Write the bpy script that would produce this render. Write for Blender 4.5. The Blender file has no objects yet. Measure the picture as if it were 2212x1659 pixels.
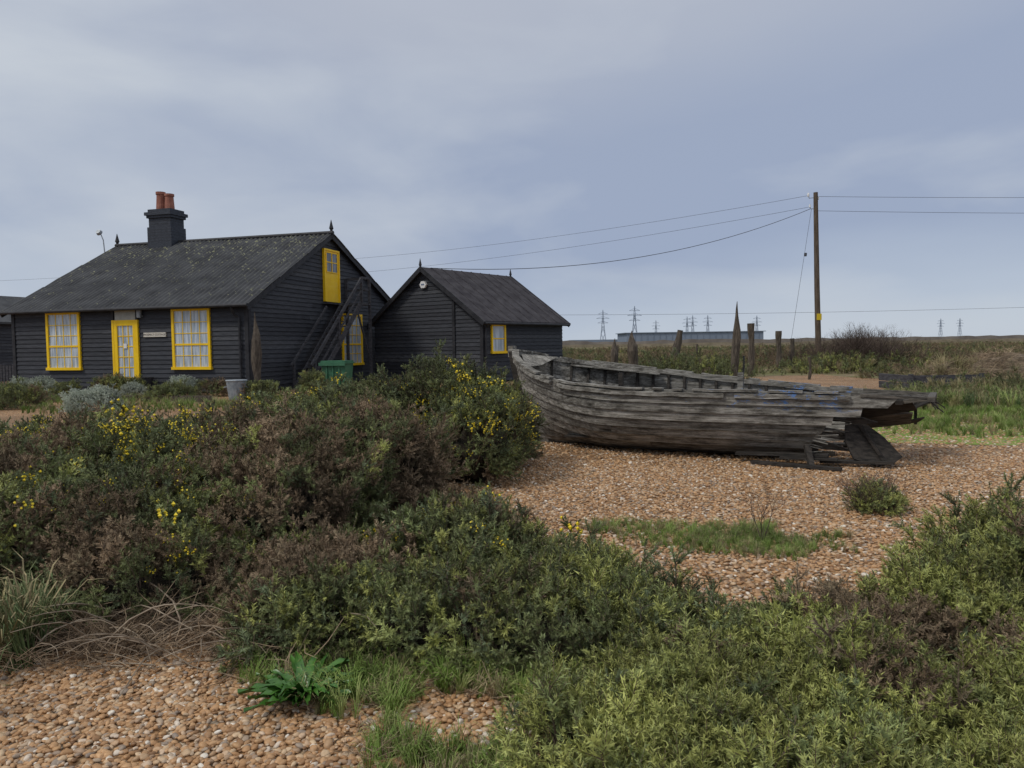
import bpy, math, random, bmesh
import numpy as np
from mathutils import Vector, Matrix, Euler, noise
random.seed(7); np.random.seed(7)
R=random.random
def U(a,b): return random.uniform(a,b)
scene=bpy.context.scene
scene.view_settings.view_transform='Standard'
try: scene.view_settings.look='None'
except Exception: pass
scene.view_settings.exposure=0

# ------------------------------------------------------------ materials
def newmat(name):
    m=bpy.data.materials.new(name); m.use_nodes=True
    nt=m.node_tree; b=nt.nodes['Principled BSDF']
    return m,nt,b
def N(nt,t,**k):
    n=nt.nodes.new(t)
    for a,v in k.items(): setattr(n,a,v)
    return n
def ramp(nt,stops,interp='LINEAR'):
    r=N(nt,'ShaderNodeValToRGB'); r.color_ramp.interpolation=interp
    el=r.color_ramp.elements
    while len(el)<len(stops): el.new(0.5)
    for e,(p,c) in zip(el,stops):
        e.position=p; e.color=(c[0],c[1],c[2],1)
    return r
def noisy(name,c1,c2,scale=5,stretch=(1,1,1),rough=.8,bump=.2,bscale=None,metal=0,spec=.3,detail=6,lo=.35,hi=.65,dist=.01):
    m,nt,b=newmat(name); L=nt.links
    tc=N(nt,'ShaderNodeTexCoord'); mp=N(nt,'ShaderNodeMapping'); mp.inputs['Scale'].default_value=stretch
    L.new(tc.outputs['Object'],mp.inputs['Vector'])
    nz=N(nt,'ShaderNodeTexNoise'); nz.inputs['Scale'].default_value=scale; nz.inputs['Detail'].default_value=detail; nz.inputs['Roughness'].default_value=.65
    L.new(mp.outputs[0],nz.inputs['Vector'])
    r=ramp(nt,[(lo,c1),(hi,c2)]); L.new(nz.outputs['Fac'],r.inputs[0]); L.new(r.outputs[0],b.inputs['Base Color'])
    b.inputs['Roughness'].default_value=rough; b.inputs['Metallic'].default_value=metal
    b.inputs['Specular IOR Level'].default_value=spec
    if bump:
        n2=N(nt,'ShaderNodeTexNoise'); n2.inputs['Scale'].default_value=bscale or scale*3; n2.inputs['Detail'].default_value=5
        L.new(mp.outputs[0],n2.inputs['Vector'])
        bp=N(nt,'ShaderNodeBump'); bp.inputs['Strength'].default_value=bump; bp.inputs['Distance'].default_value=dist
        L.new(n2.outputs['Fac'],bp.inputs['Height']); L.new(bp.outputs[0],b.inputs['Normal'])
    return m
def foliage(name,cols,rough=.6,patch=0.5,gain=1):
    """random per instance colour, plus large world-space patchiness"""
    m,nt,b=newmat(name); L=nt.links
    oi=N(nt,'ShaderNodeObjectInfo'); n=len(cols)
    r=ramp(nt,[(i/(n-1),c) for i,c in enumerate(cols)]); L.new(oi.outputs['Random'],r.inputs[0])
    g=N(nt,'ShaderNodeNewGeometry'); nz=N(nt,'ShaderNodeTexNoise'); nz.inputs['Scale'].default_value=2.2; nz.inputs['Detail'].default_value=3
    L.new(g.outputs['Position'],nz.inputs['Vector'])
    mr=N(nt,'ShaderNodeMapRange'); mr.inputs[1].default_value=.35; mr.inputs[2].default_value=.65; mr.inputs[3].default_value=(1-patch)*gain; mr.inputs[4].default_value=(1+patch)*gain
    L.new(nz.outputs['Fac'],mr.inputs[0])
    mx=N(nt,'ShaderNodeVectorMath',operation='SCALE'); L.new(r.outputs[0],mx.inputs[0]); L.new(mr.outputs[0],mx.inputs['Scale'])
    L.new(mx.outputs[0],b.inputs['Base Color']); b.inputs['Roughness'].default_value=rough
    b.inputs['Specular IOR Level'].default_value=.25
    return m

M={}
M['wall1']=noisy('black_weatherboard_a',(.022,.025,.032),(.060,.064,.076),3,(1,1,14),.7,.25)
M['wall2']=noisy('black_weatherboard_b',(.016,.018,.024),(.044,.047,.057),3,(1,1,14),.65,.25)
M['wall3']=noisy('black_weatherboard_c',(.030,.033,.040),(.086,.090,.102),4,(1,1,14),.75,.25)
M['trim']=noisy('black_trim',(.014,.015,.019),(.036,.037,.043),5,(1,1,1),.6,.1)
M['yellow']=noisy('yellow_paint',(.84,.52,.010),(.93,.62,.015),3,(1,1,1),.45,.05)
M['terracotta']=noisy('terracotta',(.22,.085,.06),(.34,.15,.11),6)
M['brickblack']=noisy('painted_brick',(.020,.025,.036),(.052,.060,.078),9,(1,1,3),.6,.5)
M['white']=noisy('white_plastic',(.7,.7,.7),(.8,.8,.8),4,bump=0,rough=.5)
M['cream']=noisy('cream_sign',(.55,.52,.45),(.65,.62,.55),8,bump=0)
M['transom']=noisy('transom_light',(.28,.29,.26),(.40,.40,.36),5,bump=0,rough=.3)
M['ink']=noisy('sign_lettering',(.08,.07,.06),(.12,.1,.09),8,bump=0)
M['timber']=noisy('dark_timber',(.03,.03,.035),(.085,.085,.095),6,(1,1,3),.8,.3)
M['drift']=noisy('driftwood',(.04,.032,.026),(.14,.115,.09),5,(3,3,.6),.9,.8,dist=.02)
M['pole']=noisy('creosoted_pole',(.06,.042,.03),(.15,.115,.085),6,(3,3,.3),.9,.4)
M['wire']=noisy('wire',(.05,.05,.06),(.08,.08,.09),4,bump=0)
M['greenbin']=noisy('green_bin',(.04,.13,.075),(.065,.18,.105),3,rough=.45,bump=.05)
M['galv']=noisy('galvanised',(.2,.23,.26),(.38,.41,.44),7,metal=.3,rough=.5,bump=.05)
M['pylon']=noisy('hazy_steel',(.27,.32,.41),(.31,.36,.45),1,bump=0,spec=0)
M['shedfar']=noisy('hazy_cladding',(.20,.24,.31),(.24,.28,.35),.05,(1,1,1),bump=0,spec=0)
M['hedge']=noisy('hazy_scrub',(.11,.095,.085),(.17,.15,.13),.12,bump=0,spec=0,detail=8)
M['bark']=noisy('gorse_stem',(.10,.07,.045),(.19,.145,.11),20)
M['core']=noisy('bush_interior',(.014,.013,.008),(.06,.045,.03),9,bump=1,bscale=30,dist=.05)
M['strawmound']=noisy('straw_mound',(.10,.075,.05),(.30,.23,.155),6,(1,1,3),bump=1,bscale=25,dist=.08)
M['straw']=foliage('dead_stems',[(.20,.14,.09),(.36,.27,.18),(.12,.085,.06)],.8,.3)
M['g_dark']=foliage('gorse_green',[(.072,.086,.034),(.115,.132,.050),(.082,.104,.056)],.6,.45,1.5)
M['g_light']=foliage('gorse_young',[(.150,.165,.044),(.235,.245,.075),(.118,.145,.056)],.6,.35,1.6)
M['g_brown']=foliage('gorse_brown',[(.105,.073,.044),(.195,.142,.092),(.13,.105,.064)],.8,.35,1.5)
M['g_flower']=foliage('gorse_flower',[(.80,.60,.03),(.88,.70,.07)],.6,.1)
M['grey']=foliage('santolina',[(.36,.40,.33),(.52,.56,.48)],.8,.2)
M['grass']=foliage('grass_blades',[(.09,.14,.025),(.14,.21,.045),(.21,.24,.08)],.6,.3,1.25)
M['drygrass']=foliage('dry_grass',[(.20,.18,.08),(.32,.26,.15),(.13,.15,.06)],.8,.3)
M['twig']=foliage('bare_twigs',[(.07,.05,.04),(.12,.09,.075)],.9,.2)
M['dock']=noisy('dock_leaf',(.03,.10,.015),(.08,.20,.03),9,rough=.35,spec=.5,bump=.3)

def roofmat():
    m,nt,b=newmat('corrugated_roof'); L=nt.links
    tc=N(nt,'ShaderNodeTexCoord')
    n1=N(nt,'ShaderNodeTexNoise'); n1.inputs['Scale'].default_value=1.6; n1.inputs['Detail'].default_value=8
    L.new(tc.outputs['Object'],n1.inputs['Vector'])
    r1=ramp(nt,[(.3,(.022,.023,.027)),(.7,(.066,.069,.074))]); L.new(n1.outputs['Fac'],r1.inputs[0])
    n2=N(nt,'ShaderNodeTexNoise'); n2.inputs['Scale'].default_value=6; n2.inputs['Detail'].default_value=6; n2.inputs['Roughness'].default_value=.8
    L.new(tc.outputs['Object'],n2.inputs['Vector'])
    sp=N(nt,'ShaderNodeSeparateXYZ'); L.new(tc.outputs['Object'],sp.inputs[0])
    mz=N(nt,'ShaderNodeMapRange'); mz.inputs[1].default_value=2.8; mz.inputs[2].default_value=5.5; mz.inputs[3].default_value=-.03; mz.inputs[4].default_value=.035; L.new(sp.outputs['Z'],mz.inputs[0])
    ad=N(nt,'ShaderNodeMath',operation='ADD'); L.new(n2.outputs['Fac'],ad.inputs[0]); L.new(mz.outputs[0],ad.inputs[1])
    r2=ramp(nt,[(.60,(0,0,0)),(.63,(1,1,1))]); L.new(ad.outputs[0],r2.inputs[0])
    mx=N(nt,'ShaderNodeMixRGB'); L.new(r2.outputs[0],mx.inputs[0]); L.new(r1.outputs[0],mx.inputs[1]); mx.inputs[2].default_value=(.26,.26,.15,1)
    L.new(mx.outputs[0],b.inputs['Base Color']); b.inputs['Roughness'].default_value=.7; b.inputs['Specular IOR Level'].default_value=.35
    return m
M['roof']=roofmat()
def glassmat(name,c1,c2):
    m,nt,b=newmat(name); L=nt.links
    tc=N(nt,'ShaderNodeTexCoord'); mp=N(nt,'ShaderNodeMapping'); mp.inputs['Scale'].default_value=(14,14,1.2)
    L.new(tc.outputs['Object'],mp.inputs[0])
    n1=N(nt,'ShaderNodeTexNoise'); n1.inputs['Scale'].default_value=1.2; L.new(mp.outputs[0],n1.inputs['Vector'])
    r1=ramp(nt,[(.35,c1),(.65,c2)]); L.new(n1.outputs['Fac'],r1.inputs[0]); L.new(r1.outputs[0],b.inputs['Base Color'])
    b.inputs['Roughness'].default_value=.12; b.inputs['Specular IOR Level'].default_value=.6
    return m
M['pane']=glassmat('curtained_glass',(.28,.34,.40),(.56,.62,.69))
M['darkpane']=glassmat('dark_glass',(.05,.06,.08),(.16,.18,.22))

def boatmat(name,gain):
    m,nt,b=newmat(name); L=nt.links
    tc=N(nt,'ShaderNodeTexCoord'); mp=N(nt,'ShaderNodeMapping'); mp.inputs['Scale'].default_value=(1.0,16,16); mp.inputs['Location'].default_value=(gain*7,gain*3,0)
    L.new(tc.outputs['Object'],mp.inputs[0])
    n1=N(nt,'ShaderNodeTexNoise'); n1.inputs['Scale'].default_value=2.4; n1.inputs['Detail'].default_value=9; n1.inputs['Roughness'].default_value=.72
    L.new(mp.outputs[0],n1.inputs['Vector'])
    g=gain*1.05
    r1=ramp(nt,[(.31,(.04*g,.036*g,.032*g)),(.44,(.17*g,.160*g,.14*g)),(.55,(.28*g,.268*g,.243*g)),(.72,(.46*g,.45*g,.42*g))]); L.new(n1.outputs['Fac'],r1.inputs[0])
    n3=N(nt,'ShaderNodeTexNoise'); n3.inputs['Scale'].default_value=2.6; n3.inputs['Detail'].default_value=10; n3.inputs['Roughness'].default_value=.8
    mp3=N(nt,'ShaderNodeMapping'); mp3.inputs['Scale'].default_value=(1,3,3); mp3.inputs['Location'].default_value=(gain*3,0,gain*5); L.new(tc.outputs['Object'],mp3.inputs[0]); L.new(mp3.outputs[0],n3.inputs['Vector'])
    r3=ramp(nt,[(.38,(.32,.31,.30)),(.56,(1.1,1.1,1.1))]); L.new(n3.outputs['Fac'],r3.inputs[0])
    mul=N(nt,'ShaderNodeMixRGB',blend_type='MULTIPLY'); mul.inputs[0].default_value=1; L.new(r1.outputs[0],mul.inputs[1]); L.new(r3.outputs[0],mul.inputs[2])
    sp=N(nt,'ShaderNodeSeparateXYZ'); L.new(tc.outputs['Object'],sp.inputs[0])
    mz=N(nt,'ShaderNodeMapRange'); mz.inputs[1].default_value=.60; mz.inputs[2].default_value=.70; L.new(sp.outputs['Z'],mz.inputs[0])
    # strongest on the quarter, gone at the torn end
    rx=N(nt,'ShaderNodeMapRange'); rx.inputs[1].default_value=0; rx.inputs[2].default_value=5.4; L.new(sp.outputs['X'],rx.inputs[0])
    rr=ramp(nt,[(0,(.02,)*3),(.45,(.04,)*3),(.68,(.13,)*3),(.80,(.15,)*3),(.88,(.0,)*3)]); L.new(rx.outputs[0],rr.inputs[0])
    n4=N(nt,'ShaderNodeTexNoise'); n4.inputs['Scale'].default_value=5.5; n4.inputs['Detail'].default_value=9; n4.inputs['Roughness'].default_value=.8
    mp4=N(nt,'ShaderNodeMapping'); mp4.inputs['Scale'].default_value=(1,2.2,2.2); L.new(tc.outputs['Object'],mp4.inputs[0]); L.new(mp4.outputs[0],n4.inputs['Vector'])
    ad=N(nt,'ShaderNodeMath',operation='ADD'); L.new(n4.outputs['Fac'],ad.inputs[0]); L.new(rr.outputs[0],ad.inputs[1])
    r4=ramp(nt,[(.69,(0,0,0)),(.71,(1,1,1))]); L.new(ad.outputs[0],r4.inputs[0])
    mm=N(nt,'ShaderNodeMath',operation='MULTIPLY'); L.new(r4.outputs[0],mm.inputs[0]); L.new(mz.outputs[0],mm.inputs[1])
    mx=N(nt,'ShaderNodeMixRGB'); L.new(mm.outputs[0],mx.inputs[0]); L.new(mul.outputs[0],mx.inputs[1]); mx.inputs[2].default_value=(.11,.22,.48,1)
    L.new(mx.outputs[0],b.inputs['Base Color']); b.inputs['Roughness'].default_value=.88; b.inputs['Specular IOR Level'].default_value=.2
    bp=N(nt,'ShaderNodeBump'); bp.inputs['Strength'].default_value=.8; bp.inputs['Distance'].default_value=.014
    L.new(n1.outputs['Fac'],bp.inputs['Height']); L.new(bp.outputs[0],b.inputs['Normal'])
    return m
M['boat']=boatmat('weathered_planks_a',1.0); M['boat2']=boatmat('weathered_planks_b',1.2); M['boat3']=boatmat('weathered_planks_c',.8)
M['boatdark']=noisy('blackened_boat_wood',(.014,.013,.012),(.06,.052,.045),5,(1,6,6),.85,.5)
M['boatmid']=noisy('rotten_boat_wood',(.03,.028,.025),(.17,.155,.135),5,(1,7,7),.9,.6)

def gravelmat(name,scale):
    m,nt,b=newmat(name); L=nt.links
    g=N(nt,'ShaderNodeNewGeometry')
    v=N(nt,'ShaderNodeTexVoronoi'); v.inputs['Scale'].default_value=scale; L.new(g.outputs['Position'],v.inputs['Vector'])
    wn=N(nt,'ShaderNodeSeparateXYZ'); L.new(v.outputs['Color'],wn.inputs[0])
    cs=[(0,(.17,.085,.036)),(.2,(.39,.205,.092)),(.45,(.51,.30,.148)),(.62,(.32,.205,.12)),(.75,(.57,.385,.215)),(.9,(.26,.205,.155)),(1,(.68,.57,.43))]
    r=ramp(nt,cs); L.new(wn.outputs[0],r.inputs[0])
    r2=ramp(nt,[(.35,(1,1,1)),(.75,(.28,.25,.22))]); L.new(v.outputs['Distance'],r2.inputs[0])
    mul=N(nt,'ShaderNodeMixRGB',blend_type='MULTIPLY'); mul.inputs[0].default_value=.9; L.new(r.outputs[0],mul.inputs[1]); L.new(r2.outputs[0],mul.inputs[2])
    nz=N(nt,'ShaderNodeTexNoise'); nz.inputs['Scale'].default_value=.55; nz.inputs['Detail'].default_value=7; L.new(g.outputs['Position'],nz.inputs['Vector'])
    r3=ramp(nt,[(.3,(.66,.66,.64)),(.7,(1.1,1.08,1.05))]); L.new(nz.outputs['Fac'],r3.inputs[0])
    m2=N(nt,'ShaderNodeMixRGB',blend_type='MULTIPLY'); m2.inputs[0].default_value=1; L.new(mul.outputs[0],m2.inputs[1]); L.new(r3.outputs[0],m2.inputs[2])
    L.new(m2.outputs[0],b.inputs['Base Color']); b.inputs['Roughness'].default_value=.75; b.inputs['Specular IOR Level'].default_value=.25
    bp=N(nt,'ShaderNodeBump'); bp.inputs['Strength'].default_value=.8; bp.inputs['Distance'].default_value=.012; bp.invert=True
    L.new(v.outputs['Distance'],bp.inputs['Height']); L.new(bp.outputs[0],b.inputs['Normal'])
    return m
M['gravel']=gravelmat('shingle_ground',42)
def groundmix(name,stops,scale=.5):
    m,nt,b=newmat(name); L=nt.links
    g=N(nt,'ShaderNodeNewGeometry')
    nz=N(nt,'ShaderNodeTexNoise'); nz.inputs['Scale'].default_value=scale; nz.inputs['Detail'].default_value=12; nz.inputs['Roughness'].default_value=.7; L.new(g.outputs['Position'],nz.inputs['Vector'])
    r=ramp(nt,stops); L.new(nz.outputs['Fac'],r.inputs[0]); L.new(r.outputs[0],b.inputs['Base Color']); b.inputs['Roughness'].default_value=.95; b.inputs['Specular IOR Level'].default_value=.1
    n2=N(nt,'ShaderNodeTexNoise'); n2.inputs['Scale'].default_value=18; n2.inputs['Detail'].default_value=6; L.new(g.outputs['Position'],n2.inputs['Vector'])
    bp=N(nt,'ShaderNodeBump'); bp.inputs['Strength'].default_value=.8; bp.inputs['Distance'].default_value=.05; L.new(n2.outputs['Fac'],bp.inputs['Height']); L.new(bp.outputs[0],b.inputs['Normal'])
    return m
M['heath']=groundmix('heath',[(.3,(.085,.09,.04)),(.45,(.15,.15,.065)),(.58,(.20,.155,.10)),(.7,(.28,.23,.155))],.25)
M['turf']=groundmix('turf',[(.3,(.11,.16,.035)),(.5,(.19,.26,.06)),(.7,(.28,.27,.12))],1.5)
def pebmat():
    m,nt,b=newmat('pebbles'); L=nt.links
    oi=N(nt,'ShaderNodeObjectInfo')
    r=ramp(nt,[(0,(.20,.105,.05)),(.15,(.43,.24,.11)),(.35,(.57,.35,.18)),(.5,(.36,.205,.10)),(.62,(.62,.45,.28)),(.75,(.28,.23,.19)),(.87,(.51,.30,.14)),(1,(.78,.73,.64))]); L.new(oi.outputs['Random'],r.inputs[0])
    tc=N(nt,'ShaderNodeTexCoord'); nz=N(nt,'ShaderNodeTexNoise'); nz.inputs['Scale'].default_value=2; nz.inputs['Detail'].default_value=5; L.new(tc.outputs['Object'],nz.inputs['Vector'])
    r3=ramp(nt,[(.3,(.7,.68,.66)),(.7,(1.1,1.1,1.1))]); L.new(nz.outputs['Fac'],r3.inputs[0])
    mu=N(nt,'ShaderNodeMixRGB',blend_type='MULTIPLY'); mu.inputs[0].default_value=1; L.new(r.outputs[0],mu.inputs[1]); L.new(r3.outputs[0],mu.inputs[2])
    L.new(mu.outputs[0],b.inputs['Base Color']); b.inputs['Roughness'].default_value=.5; b.inputs['Specular IOR Level'].default_value=.35
    return m
M['pebble']=pebmat()

# ------------------------------------------------------------ mesh builder
class MB:
    def __init__(s): s.v=[]; s.f=[]; s.m=[]
    def add(s,vs,fs,mi=0):
        o=len(s.v); s.v.extend([tuple(p) for p in vs])
        for f in fs: s.f.append(tuple(i+o for i in f)); s.m.append(mi)
    def box(s,a,b,mi=0):
        x0,y0,z0=a; x1,y1,z1=b
        s.add([(x0,y0,z0),(x1,y0,z0),(x1,y1,z0),(x0,y1,z0),(x0,y0,z1),(x1,y0,z1),(x1,y1,z1),(x0,y1,z1)],
              [(0,3,2,1),(4,5,6,7),(0,1,5,4),(1,2,6,5),(2,3,7,6),(3,0,4,7)],mi)
    def beam(s,p,q,w,h,mi=0,up=(0,0,1)):
        p=Vector(p); q=Vector(q); d=(q-p).normalized(); u=Vector(up)
        if abs(d.dot(u))>.98: u=Vector((0,1,0))
        a=d.cross(u).normalized()*w/2; c=a.cross(d).normalized()*h/2
        vs=[p-a-c,p+a-c,p+a+c,p-a+c,q-a-c,q+a-c,q+a+c,q-a+c]
        s.add(vs,[(0,1,2,3),(7,6,5,4),(0,4,5,1),(1,5,6,2),(2,6,7,3),(3,7,4,0)],mi)
    def plate(s,pts,n,mi=0):
        k=len(pts); vs=[Vector(p) for p in pts]; vs2=[p+Vector(n) for p in vs]
        s.add(vs+vs2,[tuple(range(k)),tuple(range(2*k-1,k-1,-1))]+[(i,k+i,k+(i+1)%k,(i+1)%k) for i in range(k)],mi)
    def tube(s,path,rad,n=8,mi=0,cap=True):
        path=[Vector(p) for p in path]
        if not hasattr(rad,'__len__'): rad=[rad]*len(path)
        vs=[];fs=[]
        for i,p in enumerate(path):
            d=(path[min(i+1,len(path)-1)]-path[max(i-1,0)]).normalized()
            u=Vector((0,0,1)) if abs(d.z)<.9 else Vector((0,1,0))
            a=d.cross(u).normalized(); c=a.cross(d).normalized()
            for k in range(n):
                t=2*math.pi*k/n; vs.append(p+a*math.cos(t)*rad[i]+c*math.sin(t)*rad[i])
        for i in range(len(path)-1):
            for k in range(n):
                k2=(k+1)%n; fs.append((i*n+k,i*n+k2,(i+1)*n+k2,(i+1)*n+k))
        if cap: fs.append(tuple(range(n-1,-1,-1))); fs.append(tuple((len(path)-1)*n+k for k in range(n)))
        s.add(vs,fs,mi)
    def obj(s,name,mats,parent=None,smooth=False,link=True):
        me=bpy.data.meshes.new(name); me.from_pydata(s.v,[],s.f)
        for m in mats: me.materials.append(m)
        me.polygons.foreach_set('material_index',s.m)
        if smooth: me.polygons.foreach_set('use_smooth',[True]*len(s.f))
        me.update()
        o=bpy.data.objects.new(name,me)
        if link: scene.collection.objects.link(o)
        if parent: o.parent=parent
        return o
def empty(name,loc=(0,0,0),rz=0):
    e=bpy.data.objects.new(name,None); e.empty_display_size=.2
    e.location=loc; e.rotation_euler=(0,0,rz); scene.collection.objects.link(e); return e

# ------------------------------------------------------------ scatter system
def scatter_group(coll):
    ng=bpy.data.node_groups.new('scatter_'+coll.name,'GeometryNodeTree')
    ng.interface.new_socket('Geometry',in_out='INPUT',socket_type='NodeSocketGeometry')
    ng.interface.new_socket('Geometry',in_out='OUTPUT',socket_type='NodeSocketGeometry')
    gi=ng.nodes.new('NodeGroupInput'); go=ng.nodes.new('NodeGroupOutput')
    ip=ng.nodes.new('GeometryNodeInstanceOnPoints'); ci=ng.nodes.new('GeometryNodeCollectionInfo')
    ci.inputs['Collection'].default_value=coll; ci.inputs['Separate Children'].default_value=True; ci.inputs['Reset Children'].default_value=True
    def na(t,n):
        a=ng.nodes.new('GeometryNodeInputNamedAttribute'); a.data_type=t; a.inputs['Name'].default_value=n; return a.outputs[0]
    e=ng.nodes.new('FunctionNodeEulerToRotation')
    L=ng.links
    L.new(gi.outputs[0],ip.inputs['Points']); L.new(ci.outputs[0],ip.inputs['Instance'])
    ip.inputs['Pick Instance'].default_value=True
    L.new(na('INT','idx'),ip.inputs['Instance Index'])
    L.new(na('FLOAT_VECTOR','rot'),e.inputs[0]); L.new(e.outputs[0],ip.inputs['Rotation'])
    L.new(na('FLOAT_VECTOR','scl'),ip.inputs['Scale'])
    L.new(ip.outputs[0],go.inputs[0])
    return ng
def scatter(name,pts,rots,scls,idx,ng,parent=None):
    n=len(pts); me=bpy.data.meshes.new(name); me.vertices.add(n)
    me.vertices.foreach_set('co',np.asarray(pts,dtype=np.float32).ravel())
    a=me.attributes.new('rot','FLOAT_VECTOR','POINT'); a.data.foreach_set('vector',np.asarray(rots,dtype=np.float32).ravel())
    sc=np.asarray(scls,dtype=np.float32)
    if sc.ndim==1: sc=np.repeat(sc[:,None],3,1)
    a=me.attributes.new('scl','FLOAT_VECTOR','POINT'); a.data.foreach_set('vector',sc.ravel())
    a=me.attributes.new('idx','INT','POINT'); a.data.foreach_set('value',np.asarray(idx,dtype=np.int32))
    o=bpy.data.objects.new(name,me); scene.collection.objects.link(o)
    md=o.modifiers.new('scatter','NODES'); md.node_group=ng
    if parent: o.parent=parent
    return o
def orient(n):
    q=Vector(n).to_track_quat('Z','Y'); s=Matrix.Rotation(U(0,6.28),3,'Z')
    return tuple((q.to_matrix()@s).to_euler())

COL=bpy.data.collections.new('plant_parts')
PEB=bpy.data.collections.new('pebble_parts')
def spines(mb,p0,p1,n,ln,w,mi,per=2):
    p0=Vector(p0);p1=Vector(p1); d=(p1-p0).normalized()
    u=Vector((1,0,0)) if abs(d.x)<.8 else Vector((0,1,0)); a=d.cross(u).normalized(); c=a.cross(d)
    for i in range(n):
        t=(i+.3)/n; p=p0.lerp(p1,t)
        for k in range(per):
            th=U(0,6.28); o=a*math.cos(th)+c*math.sin(th)
            dr=(o*U(.7,1)+d*U(.4,1.0)).normalized(); l=ln*U(.6,1.15)*(1-.35*t)
            s=dr.cross(d).normalized()*w/2
            mb.add([p-s,p+s,p+dr*l],[(0,1,2)],mi)
def sprig(name,mats,seed,flower=0,nside=7,ln=.15,w=.038,npn=22,spine_mi=1):
    random.seed(seed); mb=MB()
    top=Vector((U(-.12,.12),U(-.12,.12),1)); mid=top*.5+Vector((U(-.06,.06),U(-.06,.06),0))
    mb.tube([(0,0,-.25),mid,top],[.022,.016,.004],3,0,False)
    spines(mb,mid*.2,mid,npn//2,ln,w,spine_mi); spines(mb,mid,top,npn//2,ln,w,spine_mi)
    ends=[top]
    for i in range(nside):
        t=U(.1,.85); b=(mid*(t/.5) if t<.5 else mid.lerp(top,(t-.5)*2)); th=i*2.4+U(-.4,.4)
        e=b+Vector((math.cos(th),math.sin(th),U(.7,1.5))).normalized()*U(.28,.48)
        mb.tube([b,e],[.012,.004],3,0,False); spines(mb,b.lerp(e,.1),e,11,ln*.9,w,spine_mi); ends.append(e)
    for i in range(flower):
        e=random.choice(ends)*U(.8,1.02)+Vector((U(-.05,.05),U(-.05,.05),U(-.08,.03))); r=U(.035,.058)
        mb.add([e+Vector((0,0,r)),e+Vector((r,0,0)),e+Vector((0,r,0)),e+Vector((-r,0,0)),e+Vector((0,-r,0)),e+Vector((0,0,-r))],
               [(0,1,2),(0,2,3),(0,3,4),(0,4,1),(5,2,1),(5,3,2),(5,4,3),(5,1,4)],2)
    o=mb.obj(name,mats,link=False); COL.objects.link(o); return o
bk=M['bark']
sprig('p00',[bk,M['g_dark']],1); sprig('p01',[bk,M['g_dark']],2); sprig('p02',[bk,M['g_dark']],3)
sprig('p03',[bk,M['g_brown']],4); sprig('p04',[bk,M['g_brown']],5)
sprig('p05',[bk,M['g_dark'],M['g_flower']],6,flower=15)
sprig('p06',[bk,M['g_light']],7,ln=.19,nside=6); sprig('p07',[bk,M['g_light']],8,ln=.19,nside=6)
def twigs(name,seed,mat):
    random.seed(seed); mb=MB()
    def rec(p,d,l,r,k):
        q=p+d*l*.5+Vector((U(-.1,.1),U(-.1,.1),0))*l; e=q+(d+Vector((U(-.3,.3),U(-.3,.3),U(-.1,.2)))).normalized()*l*.5
        mb.tube([p,q,e],[r,r*.8,r*.5],3,0,False)
        if k>0:
            for _ in range(3):
                dd=(d+Vector((U(-.8,.8),U(-.8,.8),U(-.1,.5)))).normalized(); rec(q.lerp(e,R()),dd,l*.6,r*.55,k-1)
    for _ in range(4): rec(Vector((0,0,0)),Vector((U(-.5,.5),U(-.5,.5),1)).normalized(),.6,.010,3)
    o=mb.obj(name,[mat],link=False); COL.objects.link(o)
twigs('p08',9,M['twig'])
sprig('p09',[M['grey'],M['grey']],10,w=.05)
def tuft(name,seed,mat,nb=26,spread=.35,w=.022):
    random.seed(seed); mb=MB()
    for _ in range(nb):
        th=U(0,6.28); r=U(0,.12); b=Vector((math.cos(th)*r,math.sin(th)*r,0)); h=U(.5,1); s=U(.1,spread)*h*2
        dx=Vector((math.cos(th+U(-.5,.5)),math.sin(th),0)); sd=Vector((-dx.y,dx.x,0)).normalized()*w/2
        p=[b,b+dx*s*.25+Vector((0,0,h*.55)),b+dx*s*.7+Vector((0,0,h*.9)),b+dx*s*1.2+Vector((0,0,h*U(.7,1)))]
        mb.add([p[0]-sd,p[0]+sd,p[1]-sd,p[1]+sd,p[2]-sd*.7,p[2]+sd*.7,p[3]],[(0,1,3,2),(2,3,5,4),(4,5,6)],0)
    o=mb.obj(name,[mat],link=False); COL.objects.link(o)
tuft('p10',11,M['grass']); tuft('p11',12,M['grass']); tuft('p12',13,M['drygrass'])
def strawbits(name,seed):
    random.seed(seed); mb=MB()
    for _ in range(14):
        p=Vector((U(-.4,.4),U(-.4,.4),U(0,.25))); d=Vector((U(-1,1),U(-1,1),U(-.2,.6))).normalized()
        l=U(.4,1); q=p+d*l*.5+Vector((U(-.1,.1),U(-.1,.1),U(0,.12))); e=q+(d+Vector((U(-.6,.6),U(-.6,.6),U(-.5,.2)))).normalized()*l*.5
        mb.tube([p,q,e],[.011,.009,.004],3,0,False)
    o=mb.obj(name,[M['straw']],link=False); COL.objects.link(o)
strawbits('p13',14)
tuft('p14',15,foliage('marram_blades',[(.06,.10,.035),(.10,.15,.055),(.15,.17,.08)],.6,.3),nb=34,spread=.25,w=.014)
for i in range(6):
    random.seed(50+i)
    bm=bmesh.new(); bmesh.ops.create_icosphere(bm,subdivisions=2,radius=.5)
    sx,sy,sz=U(.85,1.2),U(.65,.95),U(.4,.65); of=Vector((i*7,3,1))
    for v in bm.verts:
        k=1+.35*noise.noise(v.co*2.2+of); v.co=Vector((v.co.x*sx*k,v.co.y*sy*k,v.co.z*sz*k))
    me=bpy.data.meshes.new('q%d'%i); bm.to_mesh(me); bm.free(); me.materials.append(M['pebble'])
    me.polygons.foreach_set('use_smooth',[True]*len(me.polygons))
    o=bpy.data.objects.new('q%d'%i,me); PEB.objects.link(o)
NG=scatter_group(COL); NGP=scatter_group(PEB)

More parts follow.
